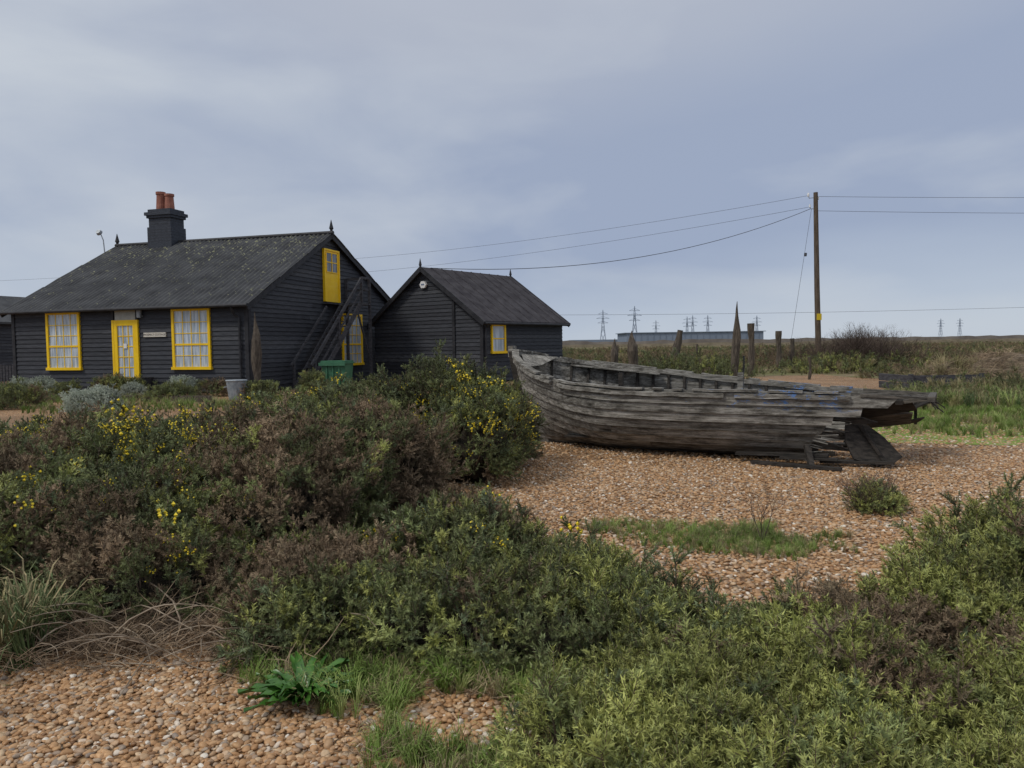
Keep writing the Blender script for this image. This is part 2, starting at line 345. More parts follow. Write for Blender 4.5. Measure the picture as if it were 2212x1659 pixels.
def lumpf(p): return 1+.38*noise.noise(p*2.4)+.30*noise.noise(p*5.5+Vector((9,2,4)))+.16*noise.noise(p*11)
def bush(name,ells,s=.18,dens=9,brown=.15,flower=.0,light=.0,zb=0,inner=True,grey=False):
    """ells: (cx,cy,rx,ry,h[,brown[,flower]]) lumps, filled with sprigs through the outer shell"""
    e=empty(name,(ells[0][0],ells[0][1],zb)); ox,oy=ells[0][0],ells[0][1]
    P=[];Q=[];S=[];I=[]; E=[]
    for el in ells:
        cx,cy,rx,ry,h=el[:5]; E.append((cx,cy,h*.38,rx,ry,h*.60))
    for el,(cx,cy,cz,rx,ry,rz) in zip(ells,E):
        br=el[5] if len(el)>5 else brown; fl=el[6] if len(el)>6 else flower
        area=2.6*math.pi*((rx*ry)**.8+ (rx*rz)**.8+(ry*rz)**.8)/3
        n=int(area*dens/s**2)
        for _ in range(n):
            d=Vector((random.gauss(0,1),random.gauss(0,1),random.gauss(0,1))).normalized()
            if d.z<-.55: d.z=-d.z
            p=Vector((cx+d.x*rx,cy+d.y*ry,cz+d.z*rz))
            k=lumpf(p)*(1-abs(random.gauss(0,.14)))-s*.25/max(rx,ry)
            p=Vector((cx+d.x*rx*k,cy+d.y*ry*k,cz+d.z*rz*k))
            if p.z<-.02: continue
            ins=False
            for (ax,ay,az,bx,by,bz) in E:
                if (ax,ay)==(cx,cy): continue
                if ((p.x-ax)/bx)**2+((p.y-ay)/by)**2+((p.z-az)/bz)**2<.42: ins=True;break
            if ins: continue
            nn=Vector((d.x/rx,d.y/ry,d.z/rz)).normalized()+Vector((0,0,.75))+Vector((U(-.45,.45),U(-.45,.45),U(-.2,.4)))
            sc=s*U(.55,1.25)
            if R()<.05: sc*=1.5
            if grey: ix=9
            else:
                nb=noise.noise(p*1.6+Vector((3,7,1)))*.9+noise.noise(p*4)*.5
                nf=noise.noise(p*3.1+Vector((31,5,8)))
                nl=noise.noise(p*2.0+Vector((13,1,4)))
                if nb+U(-.15,.15)>.5-br: ix=random.choice((3,4))
                elif fl>0 and d.z>0 and (nf+U(-.15,.15)>.52-fl or R()<fl*.12): ix=5
                elif R()<light+nl*.5: ix=random.choice((6,7))
                else: ix=random.choice((0,1,2))
            P.append((p.x-ox,p.y-oy,p.z)); Q.append(orient(nn)); S.append(sc); I.append(ix)
    scatter('foliage',P,Q,S,I,NG,e)
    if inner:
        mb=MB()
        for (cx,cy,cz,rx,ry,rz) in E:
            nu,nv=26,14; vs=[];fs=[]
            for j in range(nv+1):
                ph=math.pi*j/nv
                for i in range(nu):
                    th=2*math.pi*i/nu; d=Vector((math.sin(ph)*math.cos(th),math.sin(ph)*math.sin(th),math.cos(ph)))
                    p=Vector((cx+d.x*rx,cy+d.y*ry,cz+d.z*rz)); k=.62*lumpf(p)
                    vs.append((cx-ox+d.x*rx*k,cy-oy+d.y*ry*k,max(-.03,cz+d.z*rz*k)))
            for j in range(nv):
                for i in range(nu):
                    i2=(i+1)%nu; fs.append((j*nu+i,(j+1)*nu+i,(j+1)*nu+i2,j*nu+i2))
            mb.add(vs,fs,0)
        mb.obj('dark_core',[M['core']],e,smooth=True)  # solid dark filler lumps, added inside the sprig shell to block see-through
    return e
random.seed(21)
bush('gorse_bush',[(-.72,8.4,.80,.9,1.06,.02,.08),(-.42,7.75,.55,.55,.78,.0,.25),(-.2,8.7,.42,.6,.90,.02,.02),(-1.7,8.5,.9,.8,.90,.02,.08),(-2.6,8.5,.8,.8,.68,.05,.16)],s=.20,light=.1)
bush('gorse_bush',[(-3.4,7.6,.9,.8,.56,.0,.25),(-4.7,7.8,.9,.8,.52,.12,.23),(-5.8,7.4,.9,.8,.56,.15,.15)],s=.19,light=.1)
bush('gorse_bush',[(-1.42,5.6,.85,.85,.90,.58,.0),(-.85,5.7,.36,.45,.80,.7,.0),(-1.5,4.75,.65,.6,.70,.5,.0)],s=.16)
bush('gorse_bush',[(-2.45,5.7,.8,.9,.74,.05,.30),(-3.5,5.7,.8,.9,.74,.36,.15),(-3.1,4.85,.7,.6,.70,.32,.1),(-2.2,4.4,.65,.55,.58,.2,.12),(-2.95,4.2,.6,.5,.56,.0,.24),(-1.9,3.95,.4,.35,.40,.15,.1)],s=.16,light=.1)
bush('gorse_bush',[(-.95,3.85,.5,.4,.34,.3,.0),(-.30,4.15,.5,.42,.40,.12,.08),(.20,3.78,.44,.38,.29,.05,.03),(.56,3.5,.32,.32,.19,.0,.0),(-.4,3.5,.6,.35,.26,.1,.0),(.2,3.35,.48,.32,.22,.05,.0),(.54,3.15,.32,.26,.14,.0,.0),(-1.0,3.45,.38,.28,.24,.1,.0)],s=.145,light=.25)
bush('gorse_bush',[(-.35,5.1,.26,.22,.30,.0,.1)],s=.14,light=.2)
bush('gorse_bush',[(1.0,3.0,.36,.32,.17,.1),(1.4,2.98,.42,.40,.25,.2),(1.95,3.15,.45,.42,.38,.05),(2.45,3.45,.5,.55,.52,.05),(2.1,2.6,.45,.38,.34,.12)],s=.145,light=.7,dens=8)
bush('gorse_bush',[(.24,2.48,.22,.32,.15,-.1),(.62,2.6,.38,.38,.22,.05),(1.15,2.55,.42,.38,.24,.15),(1.65,2.35,.45,.38,.27,.05),(.9,2.15,.45,.38,.20,-.1),(.42,2.15,.26,.28,.14,-.1),(2.05,2.1,.45,.38,.28,-.1),(1.45,1.95,.4,.3,.2,-.1)],s=.135,light=.9,dens=9)

# ------------------------------------------------------------ ground sheets
def sheet(name,pts,z,mat,parent=None):
    me=bpy.data.meshes.new(name); me.from_pydata([(x,y,z) for x,y in pts],[],[tuple(range(len(pts)))]); me.materials.append(mat); me.update()
    o=bpy.data.objects.new(name,me); scene.collection.objects.link(o); return o
sheet('ground',[(-3000,-400),(3000,-400),(3000,3500),(-3000,3500)],0,M['gravel'])
def rough(pts,step=.5,amp=.35):
    out=[]
    for i in range(len(pts)):
        a=Vector(pts[i]+(0,)); b=Vector(pts[(i+1)%len(pts)]+(0,)); n=max(1,min(300,int((b-a).length/step)))
        for k in range(n):
            p=a.lerp(b,k/n); out.append((p.x+amp*noise.noise(p*.9),p.y+amp*noise.noise(p*.9+Vector((5,5,5)))))
    return out
sheet('heath_ground',rough([(1.5,19.5),(8,18.3),(14,18),(40,17),(2500,10),(2500,3400),(-2500,3400),(-2500,60),(-26,44),(2,38)],.8,1.2),.004,M['heath'])
sheet('gravel_path',rough([(6.5,18.0),(11,18.5),(13.0,26),(12.6,31),(8.5,29)],.5,.8),.008,M['gravel'])
sheet('turf_ground',rough([(5.2,10.3),(8,9.7),(14,9.6),(16,17.8),(9,17.6),(6,14.0)],.4,.6),.004,M['turf'])
def pebbles(name,x0,x1,y0,y1,n,s0,s1,f=None):
    P=[];Q=[];S=[];I=[]
    while len(P)<n:
        x=U(x0,x1); y=U(y0,y1)
        if abs(x)>y*.72+.3: continue
        if f and not f(x,y): continue
        P.append((x,y,U(-.002,.008))); Q.append((U(-.4,.4),U(-.4,.4),U(0,6.28))); S.append(U(s0,s1)*(1 if R()<.93 else 1.4)); I.append(random.randrange(6))
    scatter(name,P,Q,S,I,NGP)
pebbles('shingle_pebbles',-3.4,.6,2.1,4.6,34000,.013,.034)
pebbles('shingle_pebbles',-1.6,6.5,3.2,9,48000,.016,.036)
pebbles('shingle_pebbles',-1,9,9,14,16000,.022,.042)

def grass(name,blobs,dens,s0,s1,kinds,z=.0):
    P=[];Q=[];S=[];I=[]
    ox,oy=blobs[0][0],blobs[0][1]
    for (cx,cy,rx,ry) in blobs:
        for _ in range(int(math.pi*rx*ry*dens)):
            a=U(0,6.28); r=math.sqrt(R()); x=cx+rx*r*math.cos(a); y=cy+ry*r*math.sin(a)
            if noise.noise(Vector((x,y,0))*1.7)<-.25 or R()<r**3*.7: continue
            P.append((x-ox,y-oy,z)); Q.append((U(-.35,.35),U(-.35,.35),U(0,6.28))); S.append(U(s0,s1)); I.append(random.choice(kinds))
    o=scatter(name,P,Q,S,I,NG); o.location=(ox,oy,0); return o
grass('grass_patch',[(-.45,3.05,.55,.30),(-.1,2.8,.42,.38),(-.2,2.5,.38,.28),(-.9,3.2,.35,.22),(.3,3.02,.5,.28),(-.05,2.3,.25,.2),(.75,3.0,.3,.2)],850,.06,.15,(10,10,11,12,13))
grass('grass_patch',[(1.45,5.35,.75,.42),(2.1,5.5,.45,.3),(.9,5.65,.4,.22),(1.9,4.95,.4,.22),(1.6,5.2,.5,.4)],800,.035,.09,(10,11,10,12,13))
grass('grass_patch',[(7.6,12.6,2.5,2.4),(10.5,12.5,2.6,2.6),(10,15.5,4,2.2)],75,.10,.20,(10,11,10,12))
grass('rough_grass',[(9.8,15.8,2.6,1.6),(12,16.2,3,2)],75,.25,.45,(12,12,10,14))
grass('marram_grass',[(-2.28,3.35,.14,.40),(-2.08,3.0,.08,.22)],520,.22,.42,(14,14,12))
bush('weed_clump',[(2.95,6.1,.20,.18,.13,.2,.0)],s=.11,light=.6,inner=False)
P=[];Q=[];S=[];I=[]
for _ in range(14): P.append((2.95+U(-.22,.22),6.1+U(-.1,.1),0));Q.append((U(-.3,.3),U(-.3,.3),U(0,6)));S.append(U(.2,.36));I.append(8)
P.append((1.72,5.2,0));Q.append((0,0,1));S.append(.4);I.append(8)
scatter('dead_stalks',P,Q,S,I,NG)
random.seed(77)
P=[];Q=[];S=[];I=[]
for _ in range(300):
    x=U(-2.5,-.85); y=3.45+.12*math.sin(x*3)+random.gauss(0,.14)
    P.append((x,y,U(0,.08)));Q.append((U(-.6,.6),U(-.6,.6),U(0,6.28)));S.append(U(.08,.26));I.append(13)
scatter('dead_brushwood',P,Q,S,I,NG)
mb=MB()
for _ in range(130):
    x=U(-2.5,-.75); y=U(3.2,3.8); p=Vector((x,y,U(0,.12))); a=U(0,6.28); path=[p]
    d=Vector((math.cos(a),math.sin(a)*.6,U(.1,1.1))).normalized()
    for k in range(6):
        d=(d+Vector((U(-.3,.3),U(-.3,.3),-.2))).normalized(); p=p+d*U(.04,.12); p.z=max(p.z,.01); path.append(p)
    r=U(.0015,.0045); mb.tube(path,[r,r,r,r*.9,r*.8,r*.6,r*.4],4,0,False)
mb.obj('dead_branches',[noisy('dead_branch_wood',(.16,.12,.085),(.33,.27,.20),12)])
mb=MB()
for i in range(60):
    a=i*2.4; el=U(.3,1.25); l=U(.14,.27); w=U(.013,.021); d=Vector((math.cos(a),math.sin(a),0)); s=Vector((-d.y,d.x,0)); vs=[];fs=[]
    nseg=8
    for k in range(nseg+1):
        t=k/nseg
        c=d*(l*t*math.cos(el*(1-.5*t)))+Vector((0,0,.01+l*math.sin(el)*t*(1-.55*t))); ww=w*math.sin(math.pi*min(1,.08+t*.95))**.7*(1 if k<nseg else .05)+.002
        cr=.008*math.sin(t*17+i)
        vs+=[c-s*ww+Vector((0,0,.010+cr)),c,c+s*ww+Vector((0,0,.010-cr))]
    for k in range(nseg):
        o=k*3; fs+=[(o,o+1,o+4,o+3),(o+1,o+2,o+5,o+4)]
    mb.add(vs,fs,0)
o=mb.obj('dock_plant',[M['dock']],smooth=True); o.location=(-.84,2.93,0)

# ------------------------------------------------------------ buildings
def siding(mb,P,ext,z0,z1,h=.145):
    z=z0
    while z<z1-.02:
        zt=min(z+h,z1); a0,a1=ext(z); b0,b1=ext(zt); b0=max(b0,a0); b1=min(b1,a1)
        if b1-b0<.03: break
        n=max(1,int((a1-a0)/3.2)); cuts=sorted([U(.15,.85) for _ in range(n-1)]); cuts=[0]+cuts+[1]
        for c0,c1 in zip(cuts[:-1],cuts[1:]):
            mi=random.choice((0,0,1,1,2)); j=U(-.004,.004); g=.004; j2=U(-.006,.006)
            A0=a0+(a1-a0)*c0; A1=a0+(a1-a0)*c1-g; B0=b0+(b1-b0)*c0; B1=b0+(b1-b0)*c1-g
            mb.add([P(A0,z+j,.036),P(A1,z+j2,.036),P(B1,zt+.006,.008),P(B0,zt+.006,.008),P(A0,z+j,.004),P(A1,z+j2,.004)],[(0,1,2,3),(4,5,1,0)],mi)
        z+=h
WM=[M['wall1'],M['wall2'],M['wall3']]
def corr(mb,x0,x1,yz0,yz1,amp=.032,wl=.19,mi=0):
    n=int((x1-x0)/wl*6); vs=[];fs=[]; d=Vector((0,yz1[0]-yz0[0],yz1[1]-yz0[1])); nrm=Vector((0,-d.z,d.y)).normalized()
    if nrm.z<0: nrm=-nrm
    seg=9
    for j in range(seg+1):
        for h in ((0,) if j in (0,seg) or j%3 else (0,1)):
            for i in range(n+1):
                x=x0+(x1-x0)*i/n; p=Vector((x,yz0[0]+d.y*j/seg,yz0[1]+d.z*j/seg))+nrm*(amp*math.sin(2*math.pi*(x-x0)/wl)+.03*noise.noise(Vector((x*.6,j*.8,yz0[0])))-(.02 if h else 0))
                vs.append(p)
    rows=len(vs)//(n+1)
    for j in range(rows-1):
        for i in range(n):
            a=j*(n+1)+i; fs.append((a,a+1,a+n+2,a+n+1))
    mb.add(vs,fs,mi)
def window(name,parent,P,a0,a1,z0,z1,cols,rows,rail=None,glass='pane',fr=.085,mt=.022,base=.03):
    mb=MB()
    def bx(a,b,c,d,o0,o1,mi):
        vs=[P(a,c,o0),P(b,c,o0),P(b,d,o0),P(a,d,o0),P(a,c,o1),P(b,c,o1),P(b,d,o1),P(a,d,o1)]
        mb.add(vs,[(0,3,2,1),(4,5,6,7),(0,1,5,4),(1,2,6,5),(2,3,7,6),(3,0,4,7)],mi)
    bx(a0,a0+fr,z0,z1,base-.02,base+.055,0); bx(a1-fr,a1,z0,z1,base-.02,base+.055,0)
    bx(a0+fr,a1-fr,z1-fr,z1,base-.02,base+.052,0); bx(a0-.03,a1+.03,z0-.05,z0+.04,base-.02,base+.09,0)
    bx(a0+fr,a1-fr,z0+.04,z1-fr,base-.02,base+.012,1)
    ia,ib,ja,jb=a0+fr,a1-fr,z0+.04,z1-fr
    for i in range(1,cols): x=ia+(ib-ia)*i/cols; bx(x-mt/2,x+mt/2,ja,jb,base+.012,base+.024,0)
    for j in range(1,rows):
        z=ja+(jb-ja)*j/rows; t=mt/2 if j!=rail else .03; bx(ia,ib,z-t,z+t,base+.012,base+.026 if j!=rail else base+.036,0)
    return mb.obj(name,[M['yellow'],M[glass]],parent)

random.seed(5)
H=empty('weatherboard_cottage',(-8.08,23.4,0),math.radians(-16))
W=9.22; D=9.95; VA=4.98; ZE=2.80; ZA=5.5; ZR=3.3
fP=lambda a,z,o:(a,-o,z)
gP=lambda a,z,o:(o,a,z)
bP=lambda a,z,o:(-a,D+o,z)
lP=lambda a,z,o:(-W-o,D-a,z)
def gext(z):
    a0=0 if z<ZE else (z-ZE)/(ZA-ZE)*VA
    a1=D if z<ZR else D-(z-ZR)/(ZA-ZR)*(D-VA)
    return a0,a1
mb=MB(); siding(mb,fP,lambda z:(-W,0),.06,ZE); mb.obj('front_wall',WM,H)
mb=MB(); siding(mb,gP,gext,.06,ZA); mb.obj('gable_wall',WM,H)
mb=MB(); siding(mb,bP,lambda z:(0,W),.06,ZR); mb.obj('rear_wall',WM,H)
mb=MB(); siding(mb,lP,lambda z:(D-gext(z)[1],D-gext(z)[0]),.06,ZA); mb.obj('far_gable_wall',WM,H)
mb=MB(); mb.add([(-W+.01,.01,0),(-.01,.01,0),(-.01,D-.01,0),(-W+.01,D-.01,0),(-W+.01,.01,ZE-.02),(-.01,.01,ZE-.02),(-.01,D-.01,ZR-.02),(-W+.01,D-.01,ZR-.02),(-W+.01,VA,ZA-.05),(-.01,VA,ZA-.05)],
  [(0,1,5,4),(2,3,7,6),(1,2,6,9,5),(3,0,4,8,7)],0); mb.obj('wall_frame',[M['trim']],H)
s1=(ZA-ZE)/VA; s2=(ZA-ZR)/(D-VA)
mb=MB(); corr(mb,-W-.28,.22,(-.28,ZE-.28*s1+.07),(VA,ZA+.07)); corr(mb,-W-.28,.22,(D+.25,ZR-.25*s2+.07),(VA,ZA+.07))
mb.obj('corrugated_roof',[M['roof']],H,smooth=True)
mb=MB()
mb.tube([(-W-.3,VA,ZA+.09),(.24,VA,ZA+.09)],.07,8,0)
for x in (.16,-W-.22):
    mb.beam((x,-.27,ZE-.27*s1-.03),(x,VA,ZA-.03),.05,.17,0); mb.beam((x,D+.24,ZR-.24*s2-.03),(x,VA,ZA-.03),.045,.165,0)
    mb.tube([(x,VA,ZA-.1),(x,VA,ZA+.2),(x,VA,ZA+.24),(x,VA,ZA+.34),(x,VA,ZA+.56)],[.05,.05,.085,.06,.008],8,0)
mb.beam((-W-.25,-.255,ZE-.10),(.2,-.255,ZE-.10),.03,.10,0)
mb.tube([(-W-.28,-.33,ZE-.11),(.22,-.33,ZE-.09)],.055,8,0)
for x,y in ((-.03,-.045),(-W+.03,-.045)): mb.box((x-.06,y-.012,.03),(x+.06,y+.03,ZE-.1),0)
mb.box((.01,-.03,.03),(.05,.10,ZE-.05),0)
mb.tube([(-.35,-.33,ZE-.15),(-.35,-.2,ZE-.35),(-.25,-.09,ZE-.45),(-.25,-.09,.1)],.04,8,0)
mb.obj('roof_trim',[M['trim']],H)
window('sash_window',H,fP,-7.76,-6.37,.80,2.68,4,5,2)
window('sash_window',H,fP,-2.75,-1.33,.80,2.68,4,5,2)
window('gable_window',H,gP,5.80,7.42,.72,2.68,4,5,2)
window('front_door',H,fP,-4.98,-4.12,.12,2.30,3,6,None,'pane',.12,.030)
mb=MB(); mb.box((-5.02,-.085,2.30),(-4.08,-.01,2.36),0); mb.box((-5.02,-.085,2.66),(-4.08,-.01,2.70),0)
mb.box((-4.95,-.055,2.36),(-4.13,-.012,2.66),1)
mb.box((-5.06,-.09,.1),(-4.985,-.012,2.36),0); mb.box((-4.115,-.09,.1),(-4.04,-.012,2.36),0)
mb.box((-5.06,-.088,2.36),(-4.985,-.012,2.70),4); mb.box((-4.115,-.088,2.36),(-4.04,-.012,2.70),4)
mb.box((-5.2,-.35,0),(-3.95,-.02,.09),2)
mb.box((-4.62,-.075,1.45),(-4.50,-.06,1.60),3)
mb.obj('door_surround',[M['yellow'],M['transom'],M['timber'],M['white'],M['trim']],H)
mb=MB()
mb.add([gP(4.50,3.06,.03),gP(5.62,3.06,.03),gP(5.62,4.98,.03),gP(4.50,4.98,.03),gP(4.50,3.06,.09),gP(5.62,3.06,.09),gP(5.62,4.98,.09),gP(4.50,4.98,.09)],[(0,3,2,1),(4,5,6,7),(0,1,5,4),(1,2,6,5),(2,3,7,6),(3,0,4,7)],0)
mb.box((.09,4.66,4.15),(.096,5.46,4.84),1)
for a in (4.66,5.06,5.46): mb.box((.09,a-.02,4.13),(.115,a+.02,4.86),0)
for z in (4.13,4.49,4.84): mb.box((.09,4.68,z),(.112,5.44,z+.03),0)
for a,b in ((4.5,4.56),(5.56,5.62)): mb.box((.09,a,3.06),(.12,b,4.98),0)
mb.box((.09,4.56,4.92),(.12,5.56,4.98),0)
mb.obj('loft_door',[M['yellow'],M['darkpane']],H)
mb=MB(); mb.box((-4.0,-.16,2.45),(-3.86,-.03,2.5),0); mb.tube([(-3.93,-.12,2.42),(-3.93,-.12,2.68)],[.07,.085],10,0); mb.obj('porch_lamp',[M['galv']],H)
mb=MB(); mb.box((-3.84,-.065,1.80),(-2.99,-.03,1.94),0); mb.obj('name_plate',[M['cream']],H)
cu=bpy.data.curves.new('name_lettering','FONT'); cu.body='PROSPECT COTTAGE'; cu.size=.088; cu.align_x='CENTER'; cu.align_y='CENTER'; cu.extrude=.001; cu.materials.append(M['ink'])
to=bpy.data.objects.new('name_lettering',cu); scene.collection.objects.link(to); to.parent=H; to.location=(-3.415,-.068,1.87); to.rotation_euler=(math.pi/2,0,0)
mb=MB(); cx=-7.05; cy=VA
mb.box((cx-.55,cy-.42,ZA-.5),(cx+.55,cy+.42,6.15),0)
mb.box((cx-.50,cy-.38,6.15),(cx+.50,cy+.38,6.5),0)
mb.box((cx-.56,cy-.44,6.5),(cx+.56,cy+.44,6.6),0); mb.box((cx-.61,cy-.5,6.6),(cx+.61,cy+.5,6.72),0); mb.box((cx-.52,cy-.4,6.72),(cx+.52,cy+.4,6.84),0)
for zz in np.arange(5.6,6.5,.11):
    k=0 if zz<6.1 else .05
    mb.box((cx-.553+k,cy-.423+k*.8,zz),(cx+.553-k,cy+.423-k*.8,zz+.012),2)
for dx,hh in ((-.22,.72),(.18,.62)):
    mb.tube([(cx+dx,cy,6.84),(cx+dx,cy,6.84+hh*.85),(cx+dx,cy,6.84+hh*.86),(cx+dx,cy,6.84+hh)],[.19,.155,.185,.185],14,1)
mb.obj('chimney',[M['brickblack'],M['terracotta'],M['trim']],H)
mb=MB(); T=(5.45,3.02); B=(2.0,0.0); XI,XO=.30,1.05
for x in (XI,XO): mb.beam((x,B[0],B[1]),(x,T[0],T[1]),.045,.20,0)
for k in range(15):
    t=(k+.5)/15; y=B[0]+(T[0]-B[0])*t; z=B[1]+(T[1]-B[1])*t; mb.box((XI+.03,y-.09,z),(XO-.03,y+.09,z+.03),0)
mb.box((.04,4.4,2.97),(XI-.03,5.45,3.01),0); mb.box((.04,5.45,2.96),(XO+.05,6.2,3.02),0)
for x,y in ((XO,5.5),(XO,6.15),(.1,6.15)): mb.box((x-.045,y-.045,0 if x!=XO or y>6 else 2.9),(x+.045,y+.045,3.98),0)
for z in (3.5,3.93): mb.box((XO-.02,5.5,z),(XO+.02,6.15,z+.08),0); mb.box((.06,6.13,z),(XO,6.17,z+.08),0)
mb.beam((XO,B[0]-.15,.80),(XO,T[0]+.05,3.92),.06,.11,0); mb.beam((XO,B[0]-.02,.42),(XO,T[0]+.05,3.48),.035,.07,0)
for t in (0.02,.5): mb.box((XO-.04,B[0]+(T[0]-B[0])*t-.04,B[1]+3.02*t-.05),(XO+.04,B[0]+(T[0]-B[0])*t+.04,B[1]+3.02*t+.95),0)
mb.beam((XI,B[0]-.15,.80),(XI,T[0]-1.2,2.85),.045,.08,0); mb.box((XI-.035,B[0]-.03,0),(XI+.035,B[0]+.04,.95),0)
mb.beam((XO,6.1,.9),(XO,5.2,2.6),.05,.06,0)
mb.obj('outside_stair',[M['timber']],H)

H2=empty('weatherboard_outbuilding',(-1.03,27.7,0),math.radians(-36.9))
W2=5.67; L2=5.25; E2=2.36; A2=4.35
def g2(z):
    k=0 if z<E2 else (z-E2)/(A2-E2)*W2/2
    return -W2+k,-k
mb=MB(); siding(mb,fP,g2,.05,A2); mb.obj('gable_wall',WM,H2)
mb=MB(); siding(mb,gP,lambda z:(0,L2),.05,E2); mb.obj('side_wall',WM,H2)
mb=MB(); siding(mb,lambda a,z,o:(-W2-o,a,z),lambda z:(0,L2),.05,E2); siding(mb,lambda a,z,o:(a,L2+o,z),g2,.05,A2); mb.obj('rear_walls',WM,H2)
mb=MB(); mb.add([(-W2+.01,.01,0),(-.01,.01,0),(-.01,L2-.01,0),(-W2+.01,L2-.01,0),(-W2+.01,.01,E2-.02),(-.01,.01,E2-.02),(-.01,L2-.01,E2-.02),(-W2+.01,L2-.01,E2-.02),(-W2/2,.01,A2-.03),(-W2/2,L2-.01,A2-.03)],
  [(0,1,5,8,4),(1,2,6,5),(2,3,7,9,6),(3,0,4,7)],0); mb.obj('wall_frame',[M['trim']],H2)
sl=(A2-E2)/(W2/2)
mb=MB()
for sgn in (0,1):
    xe=.22 if sgn==0 else -W2-.22
    vs=[(xe,-.22,E2-.22*sl+.06),(xe,L2+.22,E2-.22*sl+.06),(-W2/2,L2+.22,A2+.06),(-W2/2,-.22,A2+.06)]
    vs2=[(a,b,c-.05) for a,b,c in vs]
    mb.add(vs+vs2,[(0,1,2,3),(7,6,5,4),(0,4,5,1),(1,5,6,2),(2,6,7,3),(3,7,4,0)],0)
    y=-.22
    while y<L2+.2:
        mb.beam((xe,y,E2-.22*sl+.068),(-W2/2,y,A2+.068),.03,.02,0); y+=.6
mb.obj('felt_roof',[noisy('roofing_felt',(.036,.033,.038),(.070,.066,.072),2.5,rough=.9,spec=.15)],H2)
mb=MB()
for y in (-.24,L2+.24):
    mb.beam((.24,y,E2-.24*sl-.03),(-W2/2,y,A2-.01),.04,.17,0); mb.beam((-W2-.24,y,E2-.24*sl-.03),(-W2/2,y,A2-.01),.04,.165,0)
    mb.tube([(-W2/2,y,A2-.05),(-W2/2,y,A2+.1),(-W2/2,y,A2+.13),(-W2/2,y,A2+.38)],[.04,.04,.06,.006],8,0)
mb.tube([(.25,-.2,E2-.18),(.25,L2+.2,E2-.18)],.05,8,0)
mb.box((-.10,-.06,.03),(.045,-.038,E2),0); mb.box((.037,-.02,.03),(.06,.1,E2-.1),0)
mb.box((-1.42,-.075,.03),(-1.30,-.038,3.3),0)
mb.tube([(.25,.0,E2-.2),(.1,.05,E2-.35),(.1,.05,.1)],.035,8,0)
mb.obj('roof_trim',[M['trim']],H2)
window('side_window',H2,gP,.42,1.28,1.12,2.16,1,2,None,'pane',.07,.04)
mb=MB(); vs=[];c=(-W2/2,3.74)
for o in (.04,.13):
    for k in range(6): vs.append((c[0]+.17*math.cos(math.pi/3*k),-o,c[1]+.15*math.sin(math.pi/3*k)))
mb.add(vs,[tuple(range(6,12)),tuple(range(5,-1,-1))]+[(k,(k+1)%6,6+(k+1)%6,6+k) for k in range(6)],0)
mb.box((c[0]-.08,-.135,c[1]-.025),(c[0]+.08,-.131,c[1]+.03),1)
mb.obj('alarm_box',[M['white'],noisy('alarm_patch',(.12,.16,.25),(.15,.2,.3),3,bump=0)],H2)

H3=empty('black_shed',(-24.2,35.0,0),math.radians(-20))
mb=MB(); siding(mb,fP,lambda z:(-5+(0 if z<2.9 else (z-2.9)*2.0),0-(0 if z<2.9 else (z-2.9)*2.0)),.05,4.15); siding(mb,gP,lambda z:(0,6),.05,2.9)
mb.add([(-4.99,.01,0),(-.01,.01,0),(-.01,6,0),(-4.99,6,0),(-4.99,.01,2.9),(-.01,.01,2.9),(-.01,6,2.9),(-4.99,6,2.9),(-2.5,.01,4.1),(-2.5,6,4.1)],[(0,1,5,8,4),(1,2,6,5),(2,3,7,9,6),(3,0,4,7)],1)
mb.obj('walls',WM,H3)
mb=MB()
for xe in (.3,-5.3):
    vs=[(xe,-.3,2.78),(xe,6.3,2.78),(-2.5,6.3,4.2),(-2.5,-.3,4.2)]; mb.add(vs+[(a,b,c-.1) for a,b,c in vs],[(0,1,2,3),(7,6,5,4),(0,4,5,1),(1,5,6,2),(2,6,7,3),(3,7,4,0)],0)
mb.tube([(-2.5,-.3,4.1),(-2.5,-.3,4.8)],[.05,.01],6,0)
mb.obj('roof',[M['roof']],H3)
mb=MB()
for i in range(60): x=-26+i*.13; mb.box((x,32,.0),(x+.09,32.02,.85+.03*math.sin(i)),0)
mb.box((-26,32.02,.25),(-18.2,32.06,.33),0); mb.box((-26,32.02,.6),(-18.2,32.06,.68),0)
mb.obj('picket_fence',[M['timber']])
mb=MB(); mb.tube([(-18.1,34.2,0),(-18.1,34.2,5.6),(-18.15,34.2,6.3),(-18.3,34.2,6.7)],[.04,.03,.025,.02],6,0); mb.tube([(-18.3,34.2,6.62),(-18.32,34.1,6.68)],[.14,.10],12,0); mb.obj('aerial_mast',[M['galv']])

# ------------------------------------------------------------ posts and garden objects
def post(name,x,y,h,r,seed,lean=(0,0),sharp=True,mat='drift'):
    random.seed(seed); path=[];rad=[];n=12
    for i in range(n+1):
        t=i/n; path.append((lean[0]*t+.02*math.sin(t*5+seed),lean[1]*t,h*t)); k=r*(1+.18*math.sin(t*9+seed))
        if sharp: k*=(1 if t<.7 else max(.05,1-(t-.7)/.3))
        rad.append(k)
    mb=MB(); mb.tube(path,rad,8,0)
    me=mb.obj(name,[M[mat]]); me.location=(x,y,0)
    for v in me.data.vertices:
        q=Vector((v.co.x*6,v.co.y*6,v.co.z*1.5)); v.co.x+=.35*r*noise.noise(q+Vector((seed,0,0))); v.co.y+=.35*r*noise.noise(q+Vector((0,seed,0)))
    return me
post('driftwood_post',-7.35,22.0,2.42,.125,3,(-.05,0))
post('driftwood_post',6.85,23.3,2.62,.12,4,(.05,0))
post('driftwood_post',9.45,30,2.1,.12,5,(0,0),False)
post('driftwood_post',12.3,35,1.85,.13,6,(0,0),False)
post('driftwood_post',3.52,22,1.75,.15,7)
post('driftwood_post',3.25,24,1.55,.11,8)
